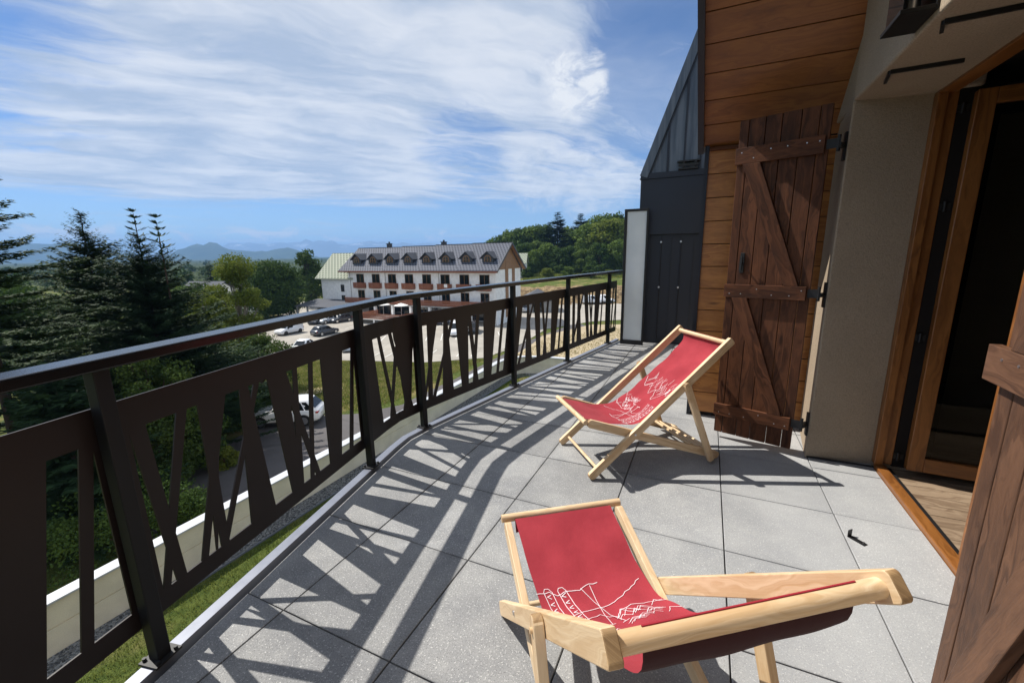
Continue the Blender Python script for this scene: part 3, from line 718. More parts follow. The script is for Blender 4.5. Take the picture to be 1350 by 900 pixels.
put(2, 802, 291, 150, 'big sunlit light green tree beside the white screen', 1.15)
put(0, 778, 298, 155, 'round mid green tree left of the big light green tree', 1.1)
rowA = [(690, 322, 152, 1), (705, 330, 146, 0), (722, 322, 148, 0), (738, 328, 143, 1), (752, 326, 146, 1), (766, 330, 142, 0), (782, 330, 140, 1), (700, 345, 140, 1), (815, 318, 138, 0), (790, 322, 136, 1), (832, 330, 136, 2)]
rowB = [(662, 312, 190, 1), (676, 306, 188, 0), (690, 303, 182, 1), (704, 301, 178, 0), (716, 300, 180, 1), (748, 303, 176, 0), (757, 307, 170, 1), (790, 288, 186, 0), (846, 290, 180, 1), (866, 295, 178, 0), (880, 300, 170, 1), (650, 318, 200, 0), (808, 287, 190, 1), (830, 290, 188, 1)]
for (px_, ty, D, k) in rowA: put(k, px_, ty, D, ['mid green leafy tree in the front row of the wooded slope', 'dark green leafy tree in the front row of the wooded slope', 'light green leafy tree in the front row of the wooded slope'][k])
for (px_, ty, D, k) in rowB: put(k, px_, ty, D, ['mid green leafy tree in the back row on top of the wooded slope', 'dark green leafy tree in the back row on top of the wooded slope'][k])
for k in range(6):
    px_ = 668+k*27; D = 128+random.uniform(-3, 3); put(k % 3, px_, 352+random.uniform(-4, 3), D, ['mid green low bush at the foot of the wooded slope', 'dark green low bush at the foot of the wooded slope', 'light green low bush at the foot of the wooded slope'][k % 3], 1.5)

# blades of grass: garden strip, meadow and the dry bank
def blades(name, pts, h, wd, mt, seed, lean=.5):
    q = np.random.default_rng(seed); n = len(pts); az = q.random(n)*6.283; hh = h*q.uniform(.45, 1.25, n)
    a = np.stack([np.cos(az)*lean*q.random(n), np.sin(az)*lean*q.random(n), np.ones(n)], 1)*hh[:, None]
    b = np.stack([-np.sin(az), np.cos(az), np.zeros(n)], 1)*wd*q.uniform(.6, 1.3, n)[:, None]
    V = np.empty((n, 3, 3)); V[:, 0] = pts-b; V[:, 1] = pts+b; V[:, 2] = pts+a
    return tag(raw_mesh(name, V.reshape(-1, 3), np.arange(3*n).reshape(-1, 3), mt), kind='stuff')
q = np.random.default_rng(9)
n = 60000; gx = q.uniform(-8.75, -.9, n); gy = q.uniform(-3, 22, n)
tag(blades('lawn_grass', np.stack([gx, gy, np.full(n, -5.99)], 1), .075, .012, M['lawngrass'], 1), 'short mown grass on the garden strip below the terrace', 'grass')
def scatter_px(poly, n, seed):
    q = np.random.default_rng(seed); out = []
    xs_ = [p[0] for p in poly]; ys_ = [p[1] for p in poly]
    while len(out) < n:
        x, y = q.uniform(min(xs_), max(xs_)), q.uniform(min(ys_), max(ys_)); c = False
        for i in range(len(poly)):
            a, b = poly[i], poly[(i+1) % len(poly)]
            if (a[1] > y) != (b[1] > y) and x < (b[0]-a[0])*(y-a[1])/(b[1]-a[1])+a[0]: c = not c
        if c: out.append((x, y))
    return out
def meadow_points(poly, n, seed):
    W = [on_ground(*p)[:2] for p in poly]; pts = np.array(scatter_px([tuple(w_) for w_ in W], n, seed))
    return np.stack([pts[:, 0], pts[:, 1], ground_h(pts[:, 0], pts[:, 1])+.02], 1)
mp = [(250, 590), (330, 545), (395, 535), (470, 542), (520, 530), (590, 497), (680, 452), (640, 474), (560, 479), (400, 476), (340, 465), (250, 500)]
tag(blades('meadow_grass', meadow_points(mp, 60000, 3), .13, .035, M['grass'], 3), 'green meadow grass between the road and the car park', 'grass')
tag(blades('dry_grass', meadow_points(mp, 22000, 4), .15, .03, M['drygrass'], 4), 'straw coloured dry grass mixed into the meadow', 'grass')
tag(blades('verge_grass', np.vstack([meadow_points([(665, 476), (720, 446), (830, 430), (830, 448), (720, 478)], 6000, 5)]), .17, .05, M['drygrass'], 5), 'dry tufts on the bare ground past the end of the cream wall', 'grass')
bk = meadow_points([(690, 371), (830, 366), (830, 359), (690, 361)], 9000, 6)
tag(blades('bank_grass', bk, .6, .12, M['grass'], 6), 'sunlit rough grass along the top of the dug bank', 'grass')
# ------------------------------------------------------------------ garden strip below the terrace, with its cream boundary wall
GZ = -6.0
pathw = [(-9.45, -9.0), (-9.47, 2.0), (-9.47, 10.0), (-9.45, 16.0), (-9.44, 20.6), (-9.25, 21.5), (-8.6, 22.2), (-7.6, 22.55), (-6.2, 22.6), (-2.0, 22.6)]
def offset_path(path, d):
    out = []
    for i in range(len(path)):
        ns = []
        if i > 0: a, b = Vector(path[i-1]), Vector(path[i]); t = (b-a).normalized(); ns.append(Vector((-t.y, t.x)))
        if i < len(path)-1: a, b = Vector(path[i]), Vector(path[i+1]); t = (b-a).normalized(); ns.append(Vector((-t.y, t.x)))
        m = sum(ns, Vector((0, 0))).normalized(); m = m/max(.3, m.dot(ns[0])); p = Vector(path[i])+m*d; out.append((p.x, p.y))
    return out
def strip(mb, path, d0, d1, z0, z1, mi=0):
    A = offset_path(path, d0); B = offset_path(path, d1); n = len(path); V = []
    for a, b in zip(A, B): V += [(a[0], a[1], z0), (b[0], b[1], z0), (b[0], b[1], z1), (a[0], a[1], z1)]
    F = [(0, 1, 2, 3), (4*n-1, 4*n-2, 4*n-3, 4*n-4)]; acc = 0.; U = [[(0, 0), (d1-d0, 0), (d1-d0, z1-z0), (0, z1-z0)]]*2
    for i in range(n-1):
        L = (Vector(path[i+1])-Vector(path[i])).length
        for k in range(4):
            k2 = (k+1) % 4; F.append((4*i+k, 4*i+k2, 4*i+4+k2, 4*i+4+k)); U.append([(acc, k*.2), (acc, k*.2+.1), (acc+L, k*.2+.1), (acc+L, k*.2)])
        acc += L
    return mb.add(V, F, U, mi)
gw = thing('garden_wall', 'long cream rendered boundary wall with pale coping along the garden strip', 'wall', (-9.47, 6, GZ))
def child(o, par):                                     # keep world placement under an Empty
    o.parent = par; o.location = o.location-par.location; return o
mb = MB(); strip(mb, pathw, 0., .22, GZ-3.4, -5.46); strip(mb, pathw, .022, .20, -5.459, -5.432); strip(mb, pathw, 0., .22, -5.431, -4.93); child(mb.build('wall_face', M['cream']), gw)
mb = MB(); strip(mb, pathw, -.05, .28, -4.93, -4.885); child(mb.build('coping', M['coping'], bevel=.006), gw)
mb = MB(); strip(mb, pathw, -.62, -.01, GZ-.3, GZ+.012); tag(mb.build('gravel_strip', M['gravel']), kind='structure')
mb = MB(); strip(mb, pathw, -.645, -.625, GZ-.2, GZ+.05); tag(mb.build('metal_edging', M['alu']), 'thin pale metal edging between gravel and lawn', 'edging')
# loose stones on the gravel
q = np.random.default_rng(2); VV = []; FF = []
for k in range(5200):
    y = q.uniform(-2, 20.5); x = -9.46+q.uniform(.05, .6); r = q.uniform(.012, .030); c = np.array([x, y, GZ+.015])
    d = np.array([[1, 0, 0], [0, 1, 0], [-1, 0, 0], [0, -1, 0], [0, 0, .7]])*r*q.uniform(.6, 1.3, (5, 1)); a = q.random()*6.28; R2 = np.array([[math.cos(a), -math.sin(a), 0], [math.sin(a), math.cos(a), 0], [0, 0, 1]])
    b = len(VV)*5; VV.append(d@R2.T+c); FF += [(b, b+1, b+4), (b+1, b+2, b+4), (b+2, b+3, b+4), (b+3, b, b+4)]
tag(raw_mesh('loose_gravel', np.vstack(VV), np.array(FF), M['gravel']), 'grey loose stones along the foot of the cream wall', 'gravel', kind='stuff')
mb = MB(); mb.prism([(-8.84, -9), (-8.84, 20.4), (-8.2, 21.7), (-7, 21.95), (-2, 21.95), (3, 21.9), (3, -9)], 2, GZ-3.3, GZ)
tag(mb.build('lawn', M['ground']), kind='structure')
# ------------------------------------------------------------------ terrace deck: slabs clipped along the curved edge
P1 = (-.234, -.957); P2 = (-.551, .549)
dirL = (Vector(P2)-Vector(P1)).normalized()
P0 = tuple(Vector(P1)-dirL*1.54); PM = tuple(Vector(P0)-dirL*1.54)
P3 = (-.622, 1.300); P4 = (-.366, 2.717); P5 = (-.119, 4.026); P6 = (.154, 5.445); PE = (.235, 5.87)
edge = [PM, P0, P1, P2, (-.618, .86), (-.648, 1.06), P3, P4, P5, P6, PE]
inner = offset_path(edge, -.062)                        # where the slabs stop
def clip(poly, a, b):
    """keep what lies right of a->b"""
    out = []; n = len(poly)
    f = lambda p: (b[0]-a[0])*(p[1]-a[1])-(b[1]-a[1])*(p[0]-a[0])
    for i in range(n):
        p, r = poly[i], poly[(i+1) % n]; fp, fr = f(p), f(r)
        if fp <= 0: out.append(p)
        if (fp < 0 < fr) or (fr < 0 < fp):
            t = fp/(fp-fr); out.append((p[0]+(r[0]-p[0])*t, p[1]+(r[1]-p[1])*t))
    return out
mb = MB(); tones = []; edges_v = []; gap = .003
for i in range(-3, 5):
    for j in range(-8, 10):
        x0, x1, y0, y1 = .6*i+gap, .6*i+.6-gap, .6*j+gap, .6*j+.6-gap
        x1 = min(x1, 2.795 if -.03 < (y0+y1)/2 < 2.0 else 2.795); y1 = min(y1, 5.79)
        if y1-y0 < .03 or x1-x0 < .02: continue
        poly = [(x0, y0), (x1, y0), (x1, y1), (x0, y1)]
        for a, b in zip(inner[:-1], inner[1:]):
            poly = clip(poly, a, b)
            if len(poly) < 3: break
        if len(poly) < 3: continue
        c = Vector((sum(p[0] for p in poly)/len(poly), sum(p[1] for p in poly)/len(poly)))
        dz = random.uniform(-.0012, .0012); tone = random.uniform(.83, 1.10)
        n = len(poly); bv = .0022
        top = [tuple((Vector(p)+(c-Vector(p)).normalized()*bv*1.6)) for p in poly]
        V = [(p[0], p[1], dz) for p in top]+[(p[0], p[1], dz-bv) for p in poly]+[(p[0], p[1], -.04) for p in poly]
        inn = [tuple(Vector(p).lerp(c, .16)) for p in top]; V += [(p[0], p[1], dz) for p in inn]; edges_v += [1.]*(3*n)+[0.]*n
        F = [tuple(range(3*n, 4*n))]+[(k, (k+1) % n, 3*n+(k+1) % n, 3*n+k) for k in range(n)]+[(k, n+k, n+(k+1) % n, (k+1) % n) for k in range(n)]+[(n+k, 2*n+k, 2*n+(k+1) % n, n+(k+1) % n) for k in range(n)]
        mb.add(V, F); tones += [tone]*len(F)
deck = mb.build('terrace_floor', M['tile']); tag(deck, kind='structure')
at_ = deck.data.attributes.new('tone', 'FLOAT', 'FACE'); at_.data.foreach_set('value', tones)
ae_ = deck.data.attributes.new('edge', 'FLOAT', 'POINT'); ae_.data.foreach_set('value', edges_v)
mb = MB(); mb.prism([(p[0], p[1]) for p in offset_path(edge, .0)]+[(2.8, 5.87), (2.8, PM[1])], 2, -.24, -.036)
tag(mb.build('terrace_slab', M['membrane']), kind='structure')
mb = MB(); strip(mb, edge, -.03, .03, -.05, .012); strip(mb, edge, .024, .034, -.16, .002)
tag(mb.build('edge_flashing', M['alu'], bevel=.002), 'grey aluminium edge flashing along the outer rim of the terrace floor', 'edge trim')

# ------------------------------------------------------------------ railing
rail = thing('balcony_railing', 'black metal balcony railing with dark brown laser cut slanted bar panels', 'railing', (P1[0], P1[1], 0))
posts = [PM, P0, P1, P2, P3, P4, P5, P6]
for i, p in enumerate(posts):
    a = Vector(edge[max(0, edge.index(p)-1)]); b = Vector(edge[edge.index(p)+1]); t = (b-a).normalized() if b != a else dirL
    mb = MB(); mb.beam((p[0], p[1], -.03), (p[0], p[1], 1.186), .05, .05, up=(t.x, t.y, 0))
    po = mb.build('post', M['black'], bevel=.004); child(po, rail)
    nrm = Vector((t.y, -t.x))
    mb = MB(); mb.beam((p[0], p[1], .0125), (p[0], p[1], .022), .09, .10, up=(t.x, t.y, 0))
    for sx in (-1, 1):
        for sy in (-1, 1):
            c = Vector(p)+t*.034*sx+nrm*.034*sy; mb.cyl((c.x, c.y, .022), (c.x, c.y, .034), .0075, n=6)
    pl_ = mb.build('base_plate', M['iron']); pl_.parent = po
hp = [edge[0]]
for i in range(1, len(edge)): hp.append(edge[i])
mb = MB(); strip(mb, hp, -.055, .055, 1.185, 1.225); child(mb.build('handrail', M['railtop'], bevel=.006, seg=3), rail)

ZB0, ZB1, ZT0, ZT1 = .152, .235, .925, 1.045
def cut_panel(A, B, bars, path=None, px=True, flip=False):
    """one laser-cut sheet between two posts. bars: (left edge px pair, right edge px pair) seen in the photo"""
    A2, B2 = Vector(A), Vector(B); t = (B2-A2).normalized(); L = (B2-A2).length; out = Vector((-t.y, t.x)); o = A2+out*.04
    polys = []
    def sz(q):
        p = on_plane(q[0], q[1], (out.x, out.y, 0), out.dot(o)); return ((Vector((p[0], p[1]))-o).dot(t), p[2])
    for bar in bars:
        if px:
            (a, b), (c, d) = bar
            def ln(p, r):
                (s0, z0), (s1, z1) = sz(p), sz(r); f = lambda z: s0+(s1-s0)*(z-z0)/(z1-z0); return f(ZT0+.03), f(ZB1-.03)
            lt, lb = ln(a, b); rt, rb = ln(c, d)
        else: lt, rt, lb, rb = bar
        if px == 'poly': continue
        if rt < lt: lt, rt = (lt+rt)/2-.002, (lt+rt)/2+.002
        if rb < lb: lb, rb = (lb+rb)/2-.002, (lb+rb)/2+.002
        polys.append([(lt, ZT0+.03), (rt, ZT0+.03), (rb, ZB1-.03), (lb, ZB1-.03)])
    s0, s1 = -.0, L
    polys += [[(s0, ZT0), (s1, ZT0), (s1, ZT1), (s0, ZT1)], [(s0, ZB0), (s1, ZB0), (s1, ZB1), (s0, ZB1)],
              [(s0, ZB0), (s0+.035, ZB0), (s0+.035, ZT1), (s0, ZT1)], [(s1-.035, ZB0), (s1, ZB0), (s1, ZT1), (s1-.035, ZT1)]]
    polys = [[(min(max(p[0], s0), s1), p[1]) for p in pl_] for pl_ in polys]
    vs = []; es = []
    for pl_ in polys:
        b0 = len(vs); vs += [Vector(p) for p in pl_]; es += [(b0+k, b0+(k+1) % len(pl_)) for k in range(len(pl_))]
    # cut lines at the bends of the path
    brk = [0.]
    P_ = [A2, B2] if path is None else [Vector(p) for p in path]
    for a, b in zip(P_[:-1], P_[1:]): brk.append(brk[-1]+(b-a).length)
    sc = brk[-1]/L
    for s in brk[1:-1]:
        b0 = len(vs); vs += [Vector((s/sc, ZB0-.01)), Vector((s/sc, ZT1+.01))]; es.append((b0, b0+1))
    vo, eo, fo, *_ = delaunay_2d_cdt(vs, es, [], 0, 1e-6)
    def inp(p, poly):
        c = False; n = len(poly)
        for i in range(n):
            a, b = poly[i], poly[(i+1) % n]
            if (a[1] > p[1]) != (b[1] > p[1]) and p[0] < (b[0]-a[0])*(p[1]-a[1])/(b[1]-a[1])+a[0]: c = not c
        return c
    keep = []
    for f in fo:
        c = sum((vo[k] for k in f), Vector((0, 0)))/len(f)
        if any(inp(c, pl_) for pl_ in polys): keep.append(f)
    def pos(v, off):
        s = v.x*sc
        for k in range(len(P_)-1):
            if s <= brk[k+1]+1e-6 or k == len(P_)-2:
                a, b = P_[k], P_[k+1]; tt = (b-a).normalized(); nn = Vector((-tt.y, tt.x)); p = a+tt*(s-brk[k])+nn*off; return (p.x, p.y, v.y)
    V = [pos(v, .037) for v in vo]+[pos(v, .044) for v in vo]; n = len(vo)
    F = [tuple(f) for f in keep]+[tuple(n+k for k in reversed(f)) for f in keep]
    cnt = {}
    for f in keep:
        for k in range(len(f)): e = (f[k], f[(k+1) % len(f)]); cnt[e] = 1
    F += [(a, b, n+b, n+a) for (a, b) in cnt if (b, a) not in cnt]
    m_ = MB(); m_.add(V, F); o_ = m_.build('cut_panel', M['panel']); child(o_, rail); return o_
def K(ox, oy, s, *ps): return [(ox+p[0]/s, oy+p[1]/s) for p in ps]
a5 = lambda *p: K(0, 480, 2.144, *p)
a4 = lambda *p: K(200, 420, 2.814, *p)
a3 = lambda *p: K(480, 360, 3.75, *p)
a6 = lambda *p: K(660, 340, 5., *p)
cut_panel(PM, P0, [(.1, .42, .12, .36), (.55, .62, .5, .57), (.78, .9, .95, 1.2), (1.25, 1.42, 1.05, 1.15)], px=False)
cut_panel(P0, P1, [(a5((-300, 290), (-300, 1000)), a5((128, 235), (131, 840))), (a5((220, 207), (229, 800)), a5((262, 225), (266, 850))),
                   (a5((262, 225), (352, 605)), a5((300, 190), (430, 800)))])
cut_panel(P1, P2, [(a5((270, 140), (395, 740)), a5((348, 128), (472, 685))), (a5((345, 140), (515, 655)), a5((402, 145), (540, 630))),
    (a4((92, 310), (65, 690)), a4((132, 290), (90, 770))),
    (a4((162, 290), (265, 880)), a4((189, 250), (295, 860))), (a4((240, 250), (185, 900)), a4((275, 245), (210, 890))), (a4((180, 270), (228, 620)), a4((250, 250), (236, 620))),
    (a4((320, 228), (375, 810)), a4((347, 215), (470, 735))), (a4((385, 200), (280, 750)), a4((405, 192), (290, 800))),
    (a4((420, 195), (535, 695)), a4((490, 168), (567, 655))), (a4((460, 170), (625, 615)), a4((487, 170), (637, 600))),
    (a4((520, 160), (545, 660)), a4((535, 152), (568, 655))), (a4((580, 135), (592, 640)), a4((595, 130), (605, 635))),
    (a4((622, 125), (668, 590)), a4((705, 85), (705, 545))), (a4((738, 75), (735, 535)), a4((748, 70), (748, 525)))])
cut_panel(P2, P3, [(a3((8, 300), (50, 830)), a3((48, 290), (120, 770))), (a3((79, 290), (177, 745)), a3((92, 285), (190, 735))),
    (a3((182, 270), (149, 755)), a3((196, 270), (163, 745))), (a3((135, 272), (246, 705)), a3((150, 268), (258, 695))),
    (a3((163, 268), (215, 640)), a3((240, 245), (240, 640))), (a3((240, 480), (206, 725)), a3((246, 520), (222, 715)))],
    path=[P2, (-.618, .86), (-.648, 1.06), P3])
cut_panel(P3, P4, [(a3((310, 262), (326, 665)), a3((330, 258), (342, 660))), (a3((345, 258), (298, 620)), a3((358, 250), (304, 640))), (a3((318, 262), (322, 500)), a3((350, 255), (330, 470))),
    (a3((431, 222), (334, 640)), a3((445, 216), (345, 655))), (a3((392, 230), (390, 645)), a3((410, 224), (448, 620))),
    (a3((450, 212), (490, 612)), a3((512, 195), (518, 600))), (a3((508, 195), (555, 580)), a3((525, 192), (570, 565))),
    (a3((555, 185), (536, 588)), a3((570, 180), (547, 580))), (a3((591, 178), (592, 560)), a3((655, 157), (625, 545))),
    (a3((683, 165), (650, 540)), a3((695, 160), (662, 530))), (a3((715, 158), (684, 522)), a3((735, 150), (722, 510)))])
cut_panel(P4, P5, [(a6((108, 310), (88, 720)), a6((146, 298), (104, 720))), (a6((212, 292), (110, 705)), a6((221, 290), (122, 712))),
    (a6((176, 305), (161, 732)), a6((186, 300), (208, 710))), (a6((222, 286), (240, 696)), a6((258, 276), (262, 686))),
    (a6((270, 275), (293, 672)), a6((281, 272), (305, 666))), (a6((309, 265), (274, 678)), a6((320, 262), (285, 672))),
    (a6((338, 256), (328, 660)), a6((390, 240), (350, 650))), (a6((402, 245), (374, 642)), a6((412, 240), (383, 636))), (a6((432, 240), (408, 625)), a6((460, 225), (440, 610)))])
cut_panel(P5, P6, [(a6((476, 225), (470, 600)), a6((492, 222), (486, 585))), (a6((545, 222), (470, 560)), a6((553, 220), (478, 562))), (a6((510, 230), (500, 580)), a6((522, 228), (530, 566))),
    (a6((550, 222), (568, 552)), a6((575, 214), (582, 545))), (a6((580, 214), (600, 540)), a6((587, 212), (607, 538))), (a6((604, 210), (586, 545)), a6((611, 208), (593, 542))),
    (a6((625, 205), (612, 532)), a6((660, 194), (632, 522))), (a6((672, 200), (650, 516)), a6((679, 197), (656, 514)))])
cut_panel(P6, PE, [(a6((742, 180), (722, 480)), a6((750, 178), (729, 478))), (a6((768, 176), (738, 474)), a6((775, 174), (744, 472))), (a6((778, 172), (782, 460)), a6((784, 170), (788, 458))), (a6((752, 178), (760, 470)), a6((757, 178), (765, 468)))])
# ------------------------------------------------------------------ chalet: rendered facade, clad end wall, sloping soffit, door, shutters
house = thing('chalet_building', 'chalet facade with beige render, honey larch cladding and sloping board soffit beside the terrace', 'building', (2.8, .98, 0))
def part(mb, name, m, parent=None, **kw):
    o = mb.build(name, m, **kw)
    if parent is None: child(o, house)
    else:
        o.parent = parent
    return o
WY, WZ, RX = 2.571, 2.39, 2.385                         # end wall, its top, facade plane
RIDGE_Y = .98; RZ = WZ+(WY-RIDGE_Y)
YN, YS = 1.962, -.02                                    # jambs of the opening
def sof(y): return WZ+(WY-y) if y > RIDGE_Y else RZ-(RIDGE_Y-y)
mb = MB()
# north pier: facade turns a little towards the end wall
mb.prism([(RX, YN), (2.452, WY+.05), (3.1, WY+.05), (3.1, 2.02), (2.81, 2.02)], 2, -.05, 2.462)
mb.prism([(YN, 2.45), (YN, sof(YN)+.04), (WY-.03, 2.45)], 0, RX+.03, 3.0)
mb.prism([(YS, 2.45), (YN+.002, 2.45), (YN+.002, sof(YN)+.03), (RIDGE_Y, RZ+.03), (YS, sof(YS)+.03)], 0, RX, 2.812)
mb.prism([(-.61, -.05), (YS, -.05), (YS, sof(YS)+.03), (-.61, sof(-.61)+.03)], 0, RX+.001, 2.812)
mb.box((RX+.002, -5., -.05), (2.812, -.611, 2.9))
part(mb, 'facade', M['stucco'], bevel=.012, seg=3)
mb = MB(); mb.box((RX-.006, YN, -.01), (RX+.3, YN-.004, .0)); mb.box((2.395, YN-.003, -.03), (2.80, YN+.006, .012))
part(mb, 'base_joint', M['membrane'])
# clad end wall: horizontal boards
mb = MB(); z = .02; k = 0
hs = [.10, .193, .193, .193, .193, .193, .193, .193, .193, .193, .193, .193, .193, .193]
z = WZ-12*.1945-.02
while z < WZ-.01:
    mb.box((1.560, WY, z+.003), (2.46, WY+.024, min(z+.1945-.003, WZ-.006)), along=0); z += .1945
part(mb, 'clad_wall', M['clad'], bevel=.0025)
mb = MB(); mb.box((1.56, WY+.026, -.04), (3.2, WY+.06, WZ+.1)); part(mb, 'backing', M['membrane'])
mb = MB(); mb.box((1.565, WY-.035, WZ-.032), (1.93, WY-.002, WZ-.006)); part(mb, 'cove_strip', M['shut'])
# soffit boards run across, stepping up the 45 degree slope
mb = MB(); bw = .2005; s = .004; sq2 = math.sqrt(.5); Ls = (WY-RIDGE_Y)/sq2
def vx(s): return 1.517-.075*(s/1.4)                    # verge drifts outwards up the slope
while s < Ls-.03:
    e = min(s+bw-.006, Ls); V = []
    for ss_, nn in ((s, 0), (e, 0), (e, .02), (s, .02)):
        y, zz_ = WY-ss_*sq2+nn*sq2, WZ+ss_*sq2+nn*sq2
        V.append((y, zz_, vx(ss_)))
    P8 = [(v[2], v[0], v[1]) for v in V]+[(2.56, v[0], v[1]) for v in V]
    o1, o2 = random.random()*9, random.random()*9
    F = [(3, 2, 1, 0), (4, 5, 6, 7), (0, 1, 5, 4), (1, 2, 6, 5), (2, 3, 7, 6), (3, 0, 4, 7)]
    U = [[(o1, o2+q*.02) for q in range(4)]]*2+[[(o1, o2), (o1, o2+bw), (o1+1, o2+bw), (o1+1, o2)]]+[[(o1, o2), (o1, o2+.02), (o1+1, o2+.02), (o1+1, o2)]]*3
    mb.add(P8, F, U); s += bw
part(mb, 'soffit', M['soffit'], bevel=.002)
mb = MB()
ny = (WY+.30, WZ-.30+.035)
mb.prism([(WY+.01, WZ+.026), (RIDGE_Y, RZ+.045), (-.62, RZ+.045-(RIDGE_Y+.62)), (-.92, RZ+.02-(RIDGE_Y+.62)), (RIDGE_Y, RZ+.34), (WY+.3, WZ+.02)], 0, 1.47, 8.)
mb.prism([(RIDGE_Y, RZ+.02), (-.62, RZ+.02-(RIDGE_Y+.62)), (-.62, RZ+.042-(RIDGE_Y+.62)), (RIDGE_Y, RZ+.042)], 0, 1.5, 2.5)
part(mb, 'roof', M['bluemetal'])
# verge and corner trims
mb = MB(); mb.beam((1.495, WY+.01, WZ-.0), (1.425, WY-1.45, WZ+1.45), .045, .16, up=(0, 1, 1)); mb.beam((1.425, WY-1.45, WZ+1.45), (1.40, RIDGE_Y, RZ), .045, .16, up=(0, 1, 1), ext=(-.001, 0))
part(mb, 'verge_trim', M['bluemetal'])
mb = MB(); mb.prism([(1.528, WY-.022), (1.559, WY-.022), (1.559, WY+.06), (1.528, WY+.06)], 2, -.03, WZ+.01); part(mb, 'corner_trim', M['bluemetal'])
mb = MB(); mb.box((1.60, WY+.07, -9.), (8, 5.78, WZ+.2)); mb.box((-.0, -8, -9.2), (8, 5.80, -.26))
part(mb, 'lower_walls', M['stucco'])
# ------------------ room behind the door
mb = MB()
mb.box((2.815, -2.0, 2.56), (7, 3.6, 2.62)); mb.box((6.95, -2, -.02), (7, 3.6, 2.555)); mb.box((3.105, 3.55, -.02), (6.945, 3.6, 2.555)); mb.box((2.815, -2, -.02), (6.945, -1.95, 2.555))
mb.box((2.815, -1.945, -.02), (2.84, -.10, 2.555)); mb.box((3.10, 2.03, -.02), (3.103, 3.545, 2.555))
part(mb, 'room_walls', M['inner'])
mb = MB(); y = -1.93
while y < 3.5:
    x = 2.90
    while x < 6.9:
        L = random.uniform(1.1, 1.9); mb.box((x, y+.001, -.03), (min(x+L, 6.94)-.002, y+.118, -.012+random.uniform(-.0006, .0006)), along=0); x += L
    y += .12
part(mb, 'room_floor', M['floorwood'])
# ------------------ door: frame, sill, two leaves
FX0, FX1 = 2.812, 2.90
mb = MB()
mb.box((FX0, 1.985, .03), (FX1, 2.055, 2.47), along=2); mb.box((FX0-.018, 1.955, .03), (FX0+.03, 2.015, 2.44), along=2)
mb.box((FX0, -.10, .03), (FX1, -.03, 2.47), along=2); mb.box((FX0-.012, -.10, 2.435), (FX1-.01, 2.055, 2.56), along=1)
frame = part(mb, 'door_frame', M['frame'], bevel=.004)
mb = MB(); mb.box((2.797, -.03, -.035), (2.862, 1.984, .028), along=1); part(mb, 'door_sill', M['frame'], bevel=.006)
mb = MB(); mb.box((2.864, -.03, -.035), (2.899, 1.984, .004)); part(mb, 'threshold', M['iron'])
def leaf(o, ux, uy, wd, name='door_leaf'):
    """glazed leaf: o hinge corner, u along width"""
    mb = MB(); O = Vector(o); U = Vector((ux, uy, 0)).normalized(); st = .085; H0, H1 = .035, 2.42
    def bar(a0, a1, z0, z1, along):
        p0, p1 = (O+U*((a0+a1)/2)+Vector((0, 0, z0)), O+U*((a0+a1)/2)+Vector((0, 0, z1))) if along == 2 else (O+U*a0+Vector((0, 0, (z0+z1)/2)), O+U*a1+Vector((0, 0, (z0+z1)/2)))
        if along == 2: mb.beam(p0, p1, .058, a1-a0, up=U)
        else: mb.beam(p0, p1, .056, z1-z0)
    bar(0, st, H0, H1, 2); bar(wd-st, wd, H0, H1, 2); bar(st, wd-st, H0, H0+.10, 0); bar(st, wd-st, H1-.085, H1, 0)
    lf = part(mb, name, M['frame'], bevel=.005)
    mb = MB(); nrm = Vector((-U.y, U.x, 0)); a, b = O+U*(st-.01), O+U*(wd-st+.01)
    V = []
    for off in (-.006, .006):
        for p, zz_ in ((a, H0+.09), (b, H0+.09), (b, H1-.08), (a, H1-.08)): V.append(p+nrm*off+Vector((0, 0, zz_)))
    mb.add(V, [(0, 1, 2, 3), (7, 6, 5, 4), (0, 4, 5, 1), (1, 5, 6, 2), (2, 6, 7, 3), (3, 7, 4, 0)]); part(mb, 'pane', M['glass'], lf)
    return lf
lf1 = leaf((2.962, 1.955, 0), 1, -.065, .93); lf1['label'] = 'open glazed door leaf swung into the room'
lf2 = leaf((2.868, -.03, 0), 0, 1, .975); lf2['label'] = 'closed glazed door leaf with sunlit stile'
mb = MB(); mb.box((2.901, 1.990, .02), (3.1, 2.019, 2.47)); part(mb, 'dark_gap_sheet', M['inner'])  # added dark sheet over the pale pier face, keeps the gap behind the frame black
for zz_ in (.10, .95, 1.78, 2.34):
    mb = MB(); mb.cyl((2.925, 1.982, zz_-.03), (2.925, 1.982, zz_+.03), .009, n=10); mb.box((2.90, 1.984, zz_-.02), (2.955, 1.989, zz_+.02)); part(mb, 'hinge', M['iron'], frame)
